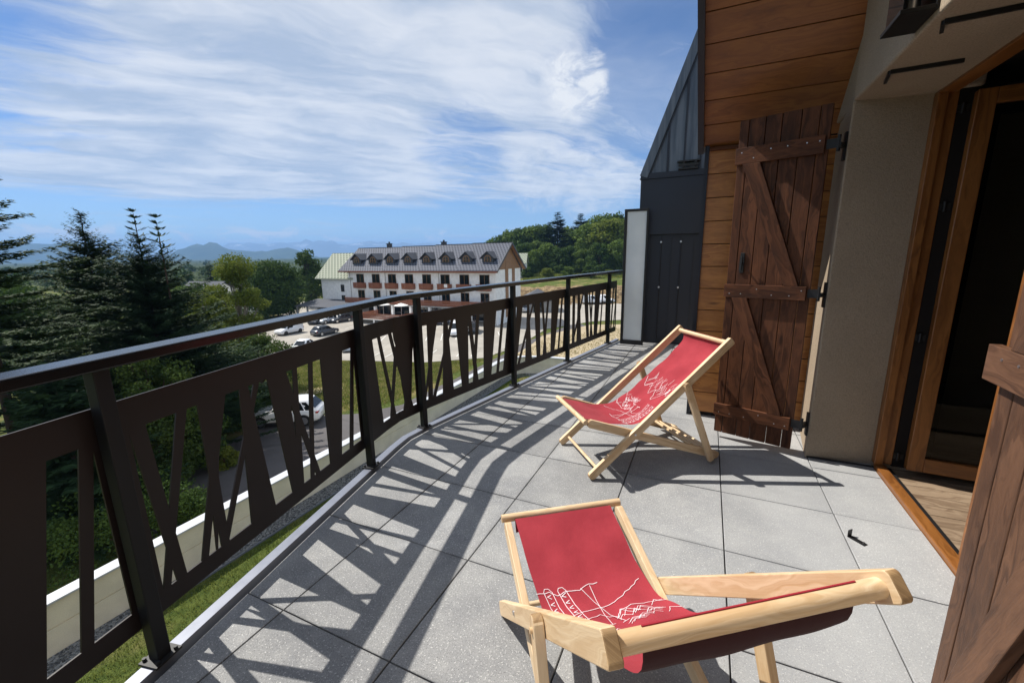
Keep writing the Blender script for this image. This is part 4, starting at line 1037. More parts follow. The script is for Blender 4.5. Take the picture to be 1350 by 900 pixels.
# ------------------ shutters
def shutter(o, u, n_, label, wmat, be=.528):
    """ledged and braced shutter; o = free/visible corner at z, u along width, n_ outward face normal. local s runs from free edge to hinge edge"""
    O = Vector((*o, 0)); U = Vector((*u, 0)).normalized(); N = Vector((*n_, 0)).normalized(); T = .028
    Z0, Z1 = .05, 2.455
    edges_ = [0, .063, .168, .268, .380, .483, .550]
    mb = MB()
    for a, b in zip(edges_[:-1], edges_[1:]):
        c = O+U*((a+b)/2)-N*(T/2); mb.beam(c+Vector((0, 0, Z0)), c+Vector((0, 0, Z1)), T+random.uniform(-.001, .001), b-a-.0045, up=U)
    sh = part(mb, 'shutter', wmat, bevel=.003); sh['label'] = label
    bt = .027
    def slab(pts, nm, along, lo=.0005, mt=wmat):
        m_ = MB(); V = []
        for off in (lo, bt):
            for (s, z) in pts: V.append(O+U*s+N*off+Vector((0, 0, z)))
        k = len(pts); F = [tuple(range(k-1, -1, -1)), tuple(range(k, 2*k))]+[(i, (i+1) % k, k+(i+1) % k, k+i) for i in range(k)]
        d = Vector((pts[1][0]-pts[0][0], pts[1][1]-pts[0][1])) if along is None else Vector(along)
        d.normalize(); r1, r2 = random.random()*7, random.random()*7
        def uv(i):
            s, z = pts[i % k]; h_ = .03 if i >= k else 0; return (s*d.x+z*d.y+r1, -s*d.y+z*d.x+h_+r2)
        m_.add(V, F, [[uv(i) for i in f] for f in F])
        if nm == 'batten':
            za, zb = pts[0][1], pts[2][1]
            for s_ in (.035, .115, .22, .32, .43, .50):
                c = O+U*s_+N*bt+Vector((0, 0, za+(zb-za)*random.choice((.3, .7)))); m_.cyl(c-N*.002, c+N*.0012, .0042, n=8, mi=1)
        return part(m_, nm, [mt, M['steel']], sh, bevel=.003)
    lo = 0. if be < .55 else -.14
    for za, zb in ((2.150, 2.263), (1.180, 1.278), (.205+lo, .302+lo)): slab([(-.006, za), (be if za > .5 else min(be, .548), za), (be if za > .5 else min(be, .548), zb), (-.006, zb)], 'batten', (1, 0))
    slab([(.388, 1.279), (.478, 1.279), (.160, 2.149), (.045, 2.149)], 'brace', (.36, -.87))
    slab([(.375, .303+lo), (.470, .303+lo), (.160, 1.179), (.052, 1.179)], 'brace', (.36, -.87))
    return sh, O, U, N
shA, O, U, N = shutter((1.758, 2.109), (.954, -.299), (-.299, -.954), 'open shutter folded against the larch wall', M['shut'])
# handle on the far shutter
m_ = MB(); c = O+U*.100+Vector((0, 0, 1.44)); m_.beam(c+N*.004+Vector((0, 0, -.075)), c+N*.004+Vector((0, 0, .075)), .008, .028, up=U); m_.cyl(c+N*.008, c+N*.040, .008, n=8); m_.beam(c+N*.040+Vector((0, 0, -.055)), c+N*.034+Vector((0, 0, .05)), .014, .016, up=U)
part(m_, 'handle', M['iron'], shA, bevel=.002)
for za in (2.205, 1.230, .262):
    m_ = MB(); a = O+U*.535+N*.006+Vector((0, 0, za)); m_.beam(a, a+U*.075, .004, .060); b = O+U*.60+N*.0+Vector((0, 0, za))
    m_.cyl(b+Vector((0, 0, -.05)), b+Vector((0, 0, .05)), .010, n=8); e = Vector((RX-.008, 2.005, za-.01))
    m_.beam(b+Vector((0, 0, -.01)), e, .030, .026); m_.box((RX-.012, 1.985, za-.10), (RX+.002, 2.025, za+.075)); part(m_, 'hinge', M['iron'], shA)
shB, O2, U2, N2 = shutter((2.347, -.615), (0.02, 1), (-1, .02), 'near shutter folded flat on the facade at the right edge', M['shut_weather'], .572)
# iron hooks under the lintel
for (xa, ya, xb, yb) in ((2.415, 1.455, 2.70, 1.445), (2.425, .912, 2.70, .895)):
    m_ = MB(); m_.beam((xa, ya, 2.440), (xb, yb, 2.440), .016, .018); m_.beam((xa, ya+.005, 2.440), (xa+.03, ya+.17 if ya > 1.2 else ya+.10, 2.440), .014, .016)
    part(m_, 'iron_hook', M['iron'])
# wall lantern
lan = thing('wall_lantern', 'black metal box wall lantern on the facade above the door', 'lamp', (RX, 1.1, 2.65))
def lp(mb, name, m, parent=lan, **kw):
    o = mb.build(name, m, **kw)
    if parent is lan: child(o, lan)
    else: o.parent = parent
    return o
yc, hy, z0, z1, xo = .965, .115, 2.475, 2.80, RX-.125
mb = MB(); mb.box((RX-.012, yc-hy, z0), (RX, yc+hy, z1)); mb.box((xo, yc-hy, z0), (RX-.012, yc+hy, z0+.018)); mb.box((xo, yc-hy, z1-.02), (RX-.012, yc+hy, z1))
for yy in (yc-hy+.008, yc+hy-.008): mb.beam((xo+.008, yy, z0+.018), (xo+.008, yy, z1-.02), .016, .016)
lf_ = lp(mb, 'lantern_frame', M['black'], bevel=.002)
mb = MB(); mb.box((xo+.012, yc-hy+.017, z0+.0185), (xo+.016, yc+hy-.017, z1-.0205)); lp(mb, 'lantern_glass', M['glassdark'])
mb = MB(); mb.cyl((RX-.06, yc, z0+.02), (RX-.06, yc, z0+.14), .03, n=12); lp(mb, 'bulb_holder', M['steel'])
# shutter stop on the floor
cs = thing('shutter_stop', 'small black metal angle bracket standing on the floor slab near the door', 'bracket', (2.46, .95, 0))
mb = MB(); mb.beam((2.425, .985, .0025), (2.480, .930, .0025), .030, .004); mb.beam((2.423, .987, .002), (2.423, .987, .042), .032, .004, up=(1, -1, 0)); o_ = mb.build('angle_plate', M['iron'], bevel=.001); child(o_, cs)
mb = MB(); mb.cyl((2.475, .945, .0045), (2.475, .945, .008), .006, n=8); child(mb.build('bolt', M['steel']), cs)

# ------------------------------------------------------------------ far end: frosted screen and the blue-black clad neighbour
scr = thing('privacy_screen', 'tall frosted white privacy screen in a thin black frame at the end of the railing', 'screen', (.5, 5.55, 0))
mb = MB(); sx0, sx1, sz1 = .345, .72, 2.20
mb.box((sx0, 5.53, .0), (sx0+.045, 5.57, sz1)); mb.box((sx1-.03, 5.53, .0), (sx1, 5.57, sz1)); mb.box((sx0+.046, 5.53, .0), (sx1-.031, 5.57, .075)); mb.box((sx0+.046, 5.53, sz1-.04), (sx1-.031, 5.57, sz1)); child(mb.build('screen_frame', M['iron'], bevel=.003), scr)
mb = MB(); mb.box((sx0+.045, 5.543, .075), (sx1-.03, 5.557, sz1-.04)); child(mb.build('frosted_pane', M['frost']), scr)
nb = thing('metal_clad_dormer', 'blue-black metal clad neighbouring dormer with grey standing seam gable', 'building', (1.3, 5.8, 0))
mb = MB(); mb.box((.625, 5.82, -.2), (1.60, 6.4, 1.85)); child(mb.build('lower_cladding', M['bluemetal']), nb)
mb = MB()
for xx in (.90, 1.20): mb.cyl((xx, 5.805, .05), (xx, 5.805, 1.76), .009, n=8)
for xx in (.70, 1.05, 1.38): mb.box((xx, 5.806, .0), (xx+.012, 5.819, 1.79))
child(mb.build('wall_seams', M['bluemetal']), nb)
for xx in (.90, 1.20):
    for zz_ in (.95, 1.68): mb = MB(); mb.cyl((xx, 5.806, zz_), (xx, 5.78, zz_), .016, n=8); child(mb.build('bolt', M['steel']), nb)
mb = MB(); mb.prism([(.545, 1.96), (.60, 1.96), (.60, 1.80), (1.60, 1.80), (1.60, 2.66), (.545, 2.66)], 1, 5.74, 6.4); child(mb.build('upper_cladding', M['bluemetal'], bevel=.004), nb)
mb = MB(); mb.box((.53, 5.72, 2.66), (1.62, 6.4, 2.672)); mb.prism([(.53, 2.672), (1.62, 2.672), (1.62, 2.75), (.56, 2.75)], 1, 5.74, 6.4); child(mb.build('eave_flashing', M['bluemetal']), nb)
mb = MB(); mb.prism([(.62, 2.751), (1.80, 2.751), (1.80, 5.85), (1.775, 5.85)], 1, 5.80, 6.4); sg = mb.build('seam_gable', M['seam']); child(sg, nb)
mb = MB()
for xx in (.93, 1.17, 1.40):
    zt = 2.751+(xx-.62)*(3.1/1.155); mb.box((xx-.012, 5.765, 2.752), (xx+.012, 5.799, zt-.05))
o_ = mb.build('standing_seam', M['bluemetal']); child(o_, nb)
mb = MB(); mb.beam((.585, 5.77, 2.70), (1.78, 5.77, 5.93), .09, .12, up=(1, 0, 0)); child(mb.build('rake_trim', M['seam']), nb)
mb = MB(); mb.beam((.660, 5.752, 2.74), (1.83, 5.752, 5.91), .02, .035, up=(1, 0, 0)); child(mb.build('rake_gutter', M['bluemetal']), nb)
mb = MB(); mb.box((1.10, 5.70, 2.755), (1.38, 5.78, 2.775)); mb.box((1.10, 5.69, 2.80), (1.38, 5.72, 2.83)); mb.box((1.16, 5.70, 2.776), (1.19, 5.78, 2.86)); mb.box((1.33, 5.70, 2.776), (1.36, 5.78, 2.88)); mb.box((1.08, 5.705, 2.865), (1.40, 5.79, 2.885)); child(mb.build('snow_guard', M['iron']), nb)
# ------------------------------------------------------------------ deckchairs: local frame x = towards the back, y = sitter's left (image right for the far chair), z up
def links(al):
    LA, PA, PB, LB, SA, SL = 1.40, .425, .375, 1.155, .93, .612
    ca, sa = math.cos(al), math.sin(al); be = math.asin(PA*sa/(LB-PB)); d = Vector((math.cos(be), -math.sin(be))); u = Vector((ca, sa))
    pv = u*PA; S0 = u*SA; t = (S0-pv).dot(d); perp = (S0-pv)-d*t; t2 = t+math.sqrt(max(SL**2-perp.length**2, 0))
    return dict(A0=Vector((0, 0)), A1=u*LA, pv=pv, B0=pv-d*PB, B1=pv+d*(LB-PB), S0=S0, S1=pv+d*t2, u=u, d=d)
def rounded_bar(mb, a, b, y, th, dp, r0=.5, r1=.5, n=6):
    """flat bar of depth dp and thickness th in the side plane, ends rounded"""
    a = Vector(a); b = Vector(b); u = (b-a).normalized(); v = Vector((-u.y, u.x)); L = (b-a).length; pts = []
    R0, R1 = dp*r0, dp*r1
    def corner(c, st, R): return [c+(u*math.cos(st+k/n*math.pi/2)+v*math.sin(st+k/n*math.pi/2))*R for k in range(n+1)]
    pts = corner(b-u*R1+v*(dp/2-R1), 0, R1)+corner(a+u*R0+v*(dp/2-R0), math.pi/2, R0)+corner(a+u*R0-v*(dp/2-R0), math.pi, R0)+corner(b-u*R1-v*(dp/2-R1), 1.5*math.pi, R1)
    k = len(pts); V = [(p.x, y-th/2, p.y) for p in pts]+[(p.x, y+th/2, p.y) for p in pts]
    F = [tuple(range(k)), tuple(range(2*k-1, k-1, -1))]+[(i, k+i, k+(i+1) % k, (i+1) % k) for i in range(k)]
    o1, o2 = random.random()*7, random.random()*7
    def uv(i):
        p = pts[i % k]; return ((p-a).dot(u)+o1, (p-a).dot(v)+o2+(th if i >= k else 0))
    def endish(f):
        m = sum(((pts[i % k]-a).dot(u) for i in f))/len(f); return m < R0*.7 or m > L-R1*.7
    mi = [0, 0]+[1 if endish((i,)) and endish(((i+1) % k,)) else 0 for i in range(k)]
    b0 = len(mb.f); mb.add(V, F, [[uv(i) for i in f] for f in F])
    for i, m_ in enumerate(mi): mb.m[b0+i] = m_
TH, DP = .027, .057
def fabric_path(lk, n=46):
    """side-plane curve of the sling from front rail to top rail"""
    f0 = lk['B0']+Vector((.010, .012)); f1 = lk['A1']-lk['u']*.026+Vector((-lk['u'].y, lk['u'].x))*.0195
    nrm = Vector((-lk['u'].y, lk['u'].x))
    P_ = [f0, Vector((f0.x+.10, f0.y-.030)), Vector((f0.x+.28, f0.y-.078)), Vector((f0.x+.44, f0.y-.070)), Vector((f0.x+.60, f0.y+.030)), lk['A1']-lk['u']*.40+nrm*-.056, lk['A1']-lk['u']*.22+nrm*-.058, lk['A1']-lk['u']*.085+nrm*-.048, f1]
    # catmull-rom
    out = []
    for i in range(len(P_)-1):
        p0, p1, p2, p3 = P_[max(0, i-1)], P_[i], P_[i+1], P_[min(len(P_)-1, i+2)]
        for k in range(7):
            t = k/7; out.append(.5*((2*p1)+(p2-p0)*t+(2*p0-5*p1+4*p2-p3)*t*t+(3*p1-p0-3*p2+p3)*t**3))
    out.append(P_[-1]); return out
def draw_lines():
    """the white drawing on the canvas in (across, along-from-front) metres: skis and poles, fir trees, slopes, mountain peaks"""
    L = []; r = random.Random(4); kind = ['ski_drawing']
    def wob(pts, w=.003, k=5, a=.004):
        out = []
        for (p, q_) in zip(pts[:-1], pts[1:]):
            for j in range(k): t = j/k; out.append((p[0]+(q_[0]-p[0])*t+r.uniform(-a, a), p[1]+(q_[1]-p[1])*t+r.uniform(-a, a)))
        out.append(pts[-1]); L.append((out, w, kind[0]))
    for (w0, w1) in ((.175, .150), (.120, .085)):                       # pair of skis standing in the snow
        for dx in (-.016, .016): wob([(w0+dx, .335), (w1+dx, .60)], .0045, 4, .001)
        for k in range(9):
            t = k/9+.06; c = (w0+(w1-w0)*t, .335+.265*t); wob([(c[0]-.008, c[1]-.006), (c[0]+.008, c[1]+.003), (c[0]-.006, c[1]+.010)], .005, 1, .002)
        wob([(w0-.016, .335), (w0-.006, .322), (w0+.010, .322), (w0+.016, .335)], .004, 2, .0005)
    wob([(.225, .345), (.17, .335), (.14, .350), (.10, .338), (.05, .342), (.02, .322), (-.03, .318)], .0045, 3, .002)
    wob([(.045, .335), (-.035, .54)], .004, 3, .0005); wob([(.005, .325), (.015, .54)], .004, 3, .0005)     # ski poles
    for c in ((-.035, .535), (.015, .535)): wob([(c[0]-.014, c[1]), (c[0]+.014, c[1]+.008)], .006, 2, .001)
    wob([(.12, .46), (.04, .44), (-.05, .42), (-.13, .385), (-.19, .345)], .004, 4, .003)                      # slope line
    wob([(.19, .44), (.10, .50), (.03, .47), (-.03, .49)], .0035, 4, .003)
    kind[0] = 'tree_drawing'
    for k in range(26):                                                  # scribbled fir trees
        cx_, cy_ = r.uniform(-.19, -.04), r.uniform(.47, .60); s = r.uniform(.016, .034)
        wob([(cx_-s, cy_+s*.6), (cx_, cy_-s*.6), (cx_+s*.8, cy_+s*.5)], .0035, 2, .003)
    wob([(-.21, .47), (-.12, .455), (-.05, .46), (-.02, .50)], .004, 4, .004)
    kind[0] = 'mountain_drawing'
    wob([(.20, .80), (.15, .715), (.11, .76), (.04, .64), (-.01, .735), (-.05, .675), (-.10, .77), (-.15, .72), (-.20, .80)], .005, 5, .004)
    for k in range(26):
        cx_ = r.uniform(-.16, .16); cy_ = r.uniform(.72, .82); wob([(cx_, cy_), (cx_+r.uniform(-.02, .035), cy_+r.uniform(.03, .07))], .0035, 3, .003)
    for k in range(9):
        cx_ = r.uniform(-.03, .12); wob([(cx_, .70+abs(cx_-.04)*.6), (cx_+.02, .75), (cx_+.008, .79)], .004, 3, .003)
    return L
DRAW = draw_lines()
def deckchair(label, loc, heading, al, group):
    """loc: floor point midway between the front feet; heading: direction from front to back"""
    t = thing('deckchair', label, 'deckchair', loc, heading, group); lk = links(al); u, d = lk['u'], lk['d']
    mats = [M['pine'], M['pine_end']]; ya, yb, yc_ = .283, .252, .312
    def lift(p, dz=0): return Vector((p.x, p.y+dz))
    mb = MB()
    for s in (-1, 1): rounded_bar(mb, lift(lk['A0'], .022)-u*.012, lk['A1'], ya*s, TH, DP, .42, .20)
    mb.cyl((lk['A0'].x+.055, -ya-.004, .022+.045), (lk['A0'].x+.055, ya+.004, .022+.045), .011, n=12)
    mb.build('back_frame', mats, t, bevel=.0025)
    top = lk['A1']-u*.034
    mb = MB(); mb.cyl((top.x, -ya+TH/2-.002, top.y), (top.x, ya-TH/2+.002, top.y), .0185, n=18); mb.build('top_rail', M['pine'], t)
    mb = MB()
    for s in (-1, 1): rounded_bar(mb, lk['B0']+d*.012, lift(lk['B1'], .024)-d*.0, yb*s, TH, DP, .42, .42)
    for f_ in (.06, .12, .18, .25): p = lk['B1']-d*f_; mb.cyl((p.x, -yb, p.y+.045), (p.x, yb, p.y+.045), .0115, n=12)
    mb.build('seat_frame', mats, t, bevel=.0025)
    mb = MB(); p = lk['B0']+Vector((-.012, .006)); mb.cyl((p.x, -yb-.020, p.y), (p.x, yb+.020, p.y), .017, n=16); mb.build('front_rail', M['pine'], t)
    for s in (-1, 1):
        mb = MB(); a = lk['S0']+(lk['S0']-lk['S1']).normalized()*.035; rounded_bar(mb, a, lk['S1']-(lk['S0']-lk['S1']).normalized()*.02, yc_*s, TH, .046, .46, .25); mb.cyl((lk['S0'].x, (yc_+.0135)*s, lk['S0'].y), (lk['S0'].x, (yc_+.020)*s, lk['S0'].y), .008, n=8)
        mb.build('strut', mats, t, bevel=.0025)
    mb = MB()
    for s in (-1, 1): mb.cyl((lk['pv'].x, (ya+.013)*s, lk['pv'].y+.02), (lk['pv'].x, (ya+.018)*s, lk['pv'].y+.02), .008, n=10)
    mb.build('pivot_bolts', M['steel'], t)
    # sling
    path = fabric_path(lk); n = len(path); W = .218
    arc = [0.]
    for a, b in zip(path[:-1], path[1:]): arc.append(arc[-1]+(b-a).length)
    q = random.Random(int(loc[0]*1000))
    ph = [q.uniform(0, 6) for _ in range(4)]
    def pos(w_, s_, off=0.):
        s_ = min(max(s_, 0), arc[-1]-1e-5); k = max(i for i in range(n) if arc[i] <= s_); k = min(k, n-2)
        f = (s_-arc[k])/(arc[k+1]-arc[k]); p = path[k].lerp(path[k+1], f)
        def nr(i):
            a, b = path[max(0, i-1)], path[min(n-1, i+1)]; tt = (b-a).normalized(); return Vector((-tt.y, tt.x))
        nn = nr(k).lerp(nr(k+1), f).normalized(); e = math.sin(math.pi*s_/arc[-1])
        sag = -.020*e*(1-(w_/W)**2)+.0045*e*math.sin(w_*34+ph[0]+2.2*s_)+.0035*math.sin(s_*17+ph[1])*e*(w_/W)+.004*math.sin(s_*31+w_*12+ph[2])*e
        p = p+nn*(sag+off); return (p.x, w_*(1-.055*e), p.y)
    nu, nvv = 34, 60; V = []; F = []; U = []
    ks = [arc[-1]*k/nvv for k in range(nvv+1)]
    for s_ in ks:
        for i in range(nu+1): V.append(pos(-W+2*W*i/nu, s_))
    for k in range(nvv):
        for i in range(nu): F.append((k*(nu+1)+i, k*(nu+1)+i+1, (k+1)*(nu+1)+i+1, (k+1)*(nu+1)+i)); U.append([(-W+2*W*i/nu, ks[k]), (-W+2*W*(i+1)/nu, ks[k]), (-W+2*W*(i+1)/nu, ks[k+1]), (-W+2*W*i/nu, ks[k+1])])
    mb = MB(); mb.add(V, F, U, 0, True)
    # short hem hanging behind the front rail
    c = Vector((lk['B0'].x-.012, lk['B0'].y+.006)); dr = Vector((.35, -1)).normalized(); st = c+Vector((.021, .004)); ln = .055
    mb.add([(st.x, -W, st.y), (st.x, W, st.y), (st.x+dr.x*ln, W, st.y+dr.y*ln), (st.x+dr.x*ln, -W, st.y+dr.y*ln)], [(0, 1, 2, 3)], [[(0, 0), (.47, 0), (.47, .1), (0, .1)]])
    sl = mb.build('sling', M['fabric'], t, recalc=False)
    # white print, a hair above the canvas
    dm = {}
    for pts, wd, kd in DRAW:
        mb = dm.setdefault(kd, MB()); pts = [(-p[0], p[1]) for p in pts]
        for p, q_ in zip(pts[:-1], pts[1:]):
            dx, dy = q_[0]-p[0], q_[1]-p[1]; L = math.hypot(dx, dy) or 1e-6; nx, ny = -dy/L*wd*.26, dx/L*wd*.26
            mb.add([pos(p[0]+nx, p[1]+ny, .0022), pos(p[0]-nx, p[1]-ny, .0022), pos(q_[0]-nx, q_[1]-ny, .0022), pos(q_[0]+nx, q_[1]+ny, .0022)], [(0, 1, 2, 3)])
    for kd, mb in dm.items(): mb.build(kd, M['print'], sl, recalc=False)
    # folded hem over the top rail side, both faces red
    mb = MB(); m_ = 24; s1 = arc[-1]
    for i in range(m_):
        a, b = -W+2*W*i/m_, -W+2*W*(i+1)/m_
        mb.add([pos(a, s1-.034, -.0022), pos(b, s1-.034, -.0022), pos(b, s1, -.0022), pos(a, s1, -.0022)], [(0, 1, 2, 3)])
        mb.add([pos(a, s1, -.0022), pos(b, s1, -.0022), pos(b, s1, .001), pos(a, s1, .001)], [(0, 1, 2, 3)])
    mb.build('hem', M['hem'], sl, recalc=False)
    # stitched seam along the top
    mb = MB(); k = -W+.01
    while k < W-.01:
        s0 = arc[-1]-.055; mb.add([pos(k, s0, .002), pos(k+.006, s0, .002), pos(k+.006, s0+.0016, .002), pos(k, s0+.0016, .002)], [(0, 1, 2, 3)]); k += .010
    mb.build('stitching', M['pine_end'], sl, recalc=False)
    return t
_ax = Vector((.78, .625)).normalized()
_m = (Vector((1.009, .982))+Vector((.604, 1.488)))/2
deckchair('red canvas deckchair facing the railing, standing by the open shutter', (_m.x, _m.y, 0), math.atan2(_ax.y, _ax.x), math.radians(40.9), 'red canvas deckchairs')
deckchair('red canvas deckchair seen from behind, nearest to the camera', (1.132, -.047, 0), math.radians(-53.6), math.radians(41.9), 'red canvas deckchairs')
# ------------------------------------------------------------------ vehicles: local x forward, y left, z up, origin on the ground
def car(name, label, cat, loc, rz, paint, L=4.3, W=1.78, H=1.5, kind='hatch', group=None):
    t = thing(name, label, cat, loc, rz, group); h = L/2; belt = H*.60 if kind != 'van' else H*.53
    gc = .20 if kind != 'suv' else .24
    # body side profile: (x, z top of the lower body)
    if kind == 'van': prof = [(-h, belt), (-h*.5, belt), (h*.30, belt+.02), (h*.62, belt+.0), (h*.90, belt-.16), (h*.985, belt-.36)]
    else: prof = [(-h, belt-.05), (-h*.90, belt+.03), (-h*.4, belt+.02), (h*.28, belt+.0), (h*.45, belt-.02), (h*.82, belt-.14), (h*.95, belt-.24), (h, belt-.42)]
    st = []
    for i in range(25):
        x = -h+L*i/24; zt = float(np.interp(x, [p[0] for p in prof], [p[1] for p in prof])); e = abs(x)/h
        wd = W/2*(1-.16*max(0, (e-.72)/.28)**2.0); zb = gc+.10*max(0, (e-.86)/.14)
        st.append([(x, -wd*.90, zb), (x, -wd*.985, zb+.12), (x, -wd, zb+(zt-zb)*.55), (x, -wd*.955, zt-.04), (x, -wd*.86, zt), (x, 0, zt+.025), (x, wd*.86, zt), (x, wd*.955, zt-.04), (x, wd, zb+(zt-zb)*.55), (x, wd*.985, zb+.12), (x, wd*.90, zb)])
    k = 11; V = [p for s in st for p in s]; F = []
    for i in range(24):
        for j in range(k): F.append((i*k+j, i*k+(j+1) % k, (i+1)*k+(j+1) % k, (i+1)*k+j))
    F += [tuple(range(k)), tuple(range(25*k-1, 24*k-1, -1))]
    mb = MB(); mb.add(V, F, None, 0, True)
    # greenhouse: rings at belt, mid and roof
    if kind == 'van': xb0, xb1, xr0, xr1 = -h*.985, h*.60, -h*.95, h*.20
    elif kind == 'sedan': xb0, xb1, xr0, xr1 = -h*.78, h*.42, -h*.34, h*.06
    elif kind == 'suv': xb0, xb1, xr0, xr1 = -h*.97, h*.40, -h*.70, h*.10
    else: xb0, xb1, xr0, xr1 = -h*.95, h*.42, -h*.66, h*.08
    wb, wr = W/2*.93, W/2*(.72 if kind != 'van' else .84); zb_ = belt-.02; zr = H
    def ring(f, wf, n=7):
        x0 = xb0+(xr0-xb0)*f; x1 = xb1+(xr1-xb1)*f; wv = wb+(wr-wb)*wf; z = zb_+(zr-zb_)*f; c = .10
        return [(x0, -wv+c*1.6, z), (x0+c, -wv, z), (x1-c*1.5, -wv, z), (x1, -wv+c*2.2, z), (x1, wv-c*2.2, z), (x1-c*1.5, wv, z), (x0+c, wv, z), (x0, wv-c*1.6, z)]
    R = [ring(0, 0), ring(.50, .42), ring(.86, .84), [(p[0]*.97, p[1]*.93, zr+.0) for p in ring(1.0, 1.0)], [(p[0]*.80, p[1]*.70, zr+.03) for p in ring(1.0, 1.0)]]
    V = [p for r in R for p in r]; F = [tuple(range(32, 40))]
    for i in range(4):
        for j in range(8): F.append((i*8+j, i*8+(j+1) % 8, (i+1)*8+(j+1) % 8, (i+1)*8+j))
    mb.add(V, F, None, 0, True)
    mb.build('body', paint, t)
    def gpt_(side, x, f):
        """point on the greenhouse flank at fraction f of its height"""
        wf = np.interp(f, [0, .5, .86, 1], [0, .42, .84, 1.0]); wv = wb+(wr-wb)*wf+.007; return (x, side*wv, zb_+(zr-zb_)*f)
    def xa(f): return xb0+(xr0-xb0)*f+.13
    def xb(f): return xb1+(xr1-xb1)*f-.19
    f0, f1 = .10, .82
    spans = {'van': [(.66, 1.)], 'sedan': [(0.02, .47), (.50, 1.)], 'hatch': [(0.0, .18), (.21, .56), (.59, 1.)], 'suv': [(0.0, .18), (.21, .56), (.59, 1.)]}[kind]
    for sd_ in (-1, 1):
        for (a, b) in spans:
            P_ = [gpt_(sd_, xa(f)+(xb(f)-xa(f))*q_, f) for f, q_ in ((f0, a), (f0, b), (.5, b), (f1, b), (f1, a), (.5, a))]
            mb = MB(); mb.add(P_, [tuple(range(6)) if sd_ < 0 else tuple(range(5, -1, -1))]); mb.build('side_window', M['glassdark'], t, recalc=False)
    def face(xfn, off, lo, hi, s, nm):
        m_ = MB(); V = []
        for f in (lo, hi):
            wf = np.interp(f, [0, .5, .86, 1], [0, .42, .84, 1.0]); wv = (wb+(wr-wb)*wf)-.13
            V += [(xfn(f)+off, -wv, zb_+(zr-zb_)*f+.004), (xfn(f)+off, wv, zb_+(zr-zb_)*f+.004)]
        m_.add(V, [(0, 1, 3, 2) if s > 0 else (2, 3, 1, 0)]); m_.build(nm, M['glassdark'], t, recalc=False)
    face(lambda f: xb1+(xr1-xb1)*f, .010, .08, .84, 1, 'windscreen')
    if kind != 'van': face(lambda f: xb0+(xr0-xb0)*f, -.010, .22, .84, -1, 'rear_window')
    # wheels
    r = .31 if kind != 'suv' else .35
    for sx in (-1, 1):
        for sy in (-1, 1):
            m_ = MB(); c = (sx*h*.61, sy*(W/2-.10), r); m_.cyl((c[0], c[1]-.105, c[2]), (c[0], c[1]+.105, c[2]), r, n=22); wh = m_.build('wheel', M['rubber'], t)
            m_ = MB(); m_.cyl((c[0], c[1]+sy*.09, c[2]), (c[0], c[1]+sy*.112, c[2]), r*.66, n=18)
            m_.build('rim', M['steel'] if kind != 'van' else M['plastic'], wh)
    for sx in (-1, 1):
        for sy in (-1, 1):
            m_ = MB(); n_ = 16; cx_ = sx*h*.61; V = [(cx_, sy*(W/2+.004), r)]+[(cx_+math.cos(a)*(r+.055), sy*(W/2+.004), r+math.sin(a)*(r+.055)) for a in np.linspace(-.35, math.pi+.35, n_)]
            m_.add(V, [(0, i, i+1) if sy < 0 else (0, i+1, i) for i in range(1, n_)]); m_.build('wheel_arch', M['plastic'], t, recalc=False)
    m_ = MB(); m_.box((-h*.99, -W*.40, gc-.02), (-h*.93, W*.40, gc+.22)); m_.build('rear_bumper', M['plastic'], t, bevel=.02)
    m_ = MB(); m_.box((h*.93, -W*.38, gc-.02), (h*.992, W*.38, gc+.17)); m_.build('front_bumper', M['plastic'], t, bevel=.02)
    for sy in (-1, 1): m_ = MB(); m_.box((-h*.45, sy*(W/2-.02)-.02, gc-.03), (h*.45, sy*(W/2-.02)+.02, gc+.10)); m_.build('side_sill', M['plastic'], t, bevel=.02)
    for sy in (-1, 1):
        m_ = MB(); zf = float(np.interp(h*.93, [p[0] for p in prof], [p[1] for p in prof])); m_.box((h*.84, sy*W*.33-.16, zf-.19), (h*.955, sy*W*.33+.16, zf-.05)); m_.build('headlight', M['lamp'], t, bevel=.03)
        m_ = MB(); zr_ = belt-.02
        if kind in ('van', 'suv'): m_.box((-h*1.002, sy*W*.36-.16, zr_-.16), (-h*.93, sy*W*.36+.16, zr_-.05))
        else: m_.box((-h*.995, sy*W*.34-.18, zr_-.22), (-h*.90, sy*W*.34+.18, zr_-.06))
        m_.build('taillight', M['redlamp'], t, bevel=.02)
        m_ = MB(); m_.box((h*.36, sy*(W/2+.02)-.07, belt-.02), (h*.42, sy*(W/2+.02)+.09, belt+.12)); m_.build('mirror', paint if kind != 'van' else M['plastic'], t, bevel=.02)
    m_ = MB(); m_.box((-h*1.004, -.26, gc+.30), (-h*.97, .26, gc+.41)); m_.build('number_plate', M['coping'], t)
    return t
def on_lot(px_, py_, off=.06):
    p = on_ground(px_, py_); return (p[0], p[1], p[2]+off)
def heading(px_, py_, qx, qy):
    a, b = on_ground(px_, py_), on_ground(qx, qy); return math.atan2(b[1]-a[1], b[0]-a[0])
car('parked_car', 'white five-door hatchback with black rear window standing on the shaded road below', 'car', on_lot(381, 557), -2.61, M['carwhite'], 4.25, 1.80, 1.60, 'suv')
car('panel_van', 'small white panel van driving across the sunny car park', 'van', on_lot(382, 440), heading(397, 438, 368, 444), M['carwhite'], 4.3, 1.80, 1.84, 'van')
car('parked_car', 'dark grey hatchback beside the small white panel van', 'car', on_lot(429, 441), heading(415, 444, 443, 438), M['cardark'], 4.3, 1.78, 1.46, 'hatch')
car('parked_car', 'white saloon half hidden behind the railing below the white panel van', 'car', on_lot(400, 463), heading(412, 459, 385, 468), M['carwhite'], 4.5, 1.78, 1.46, 'sedan')
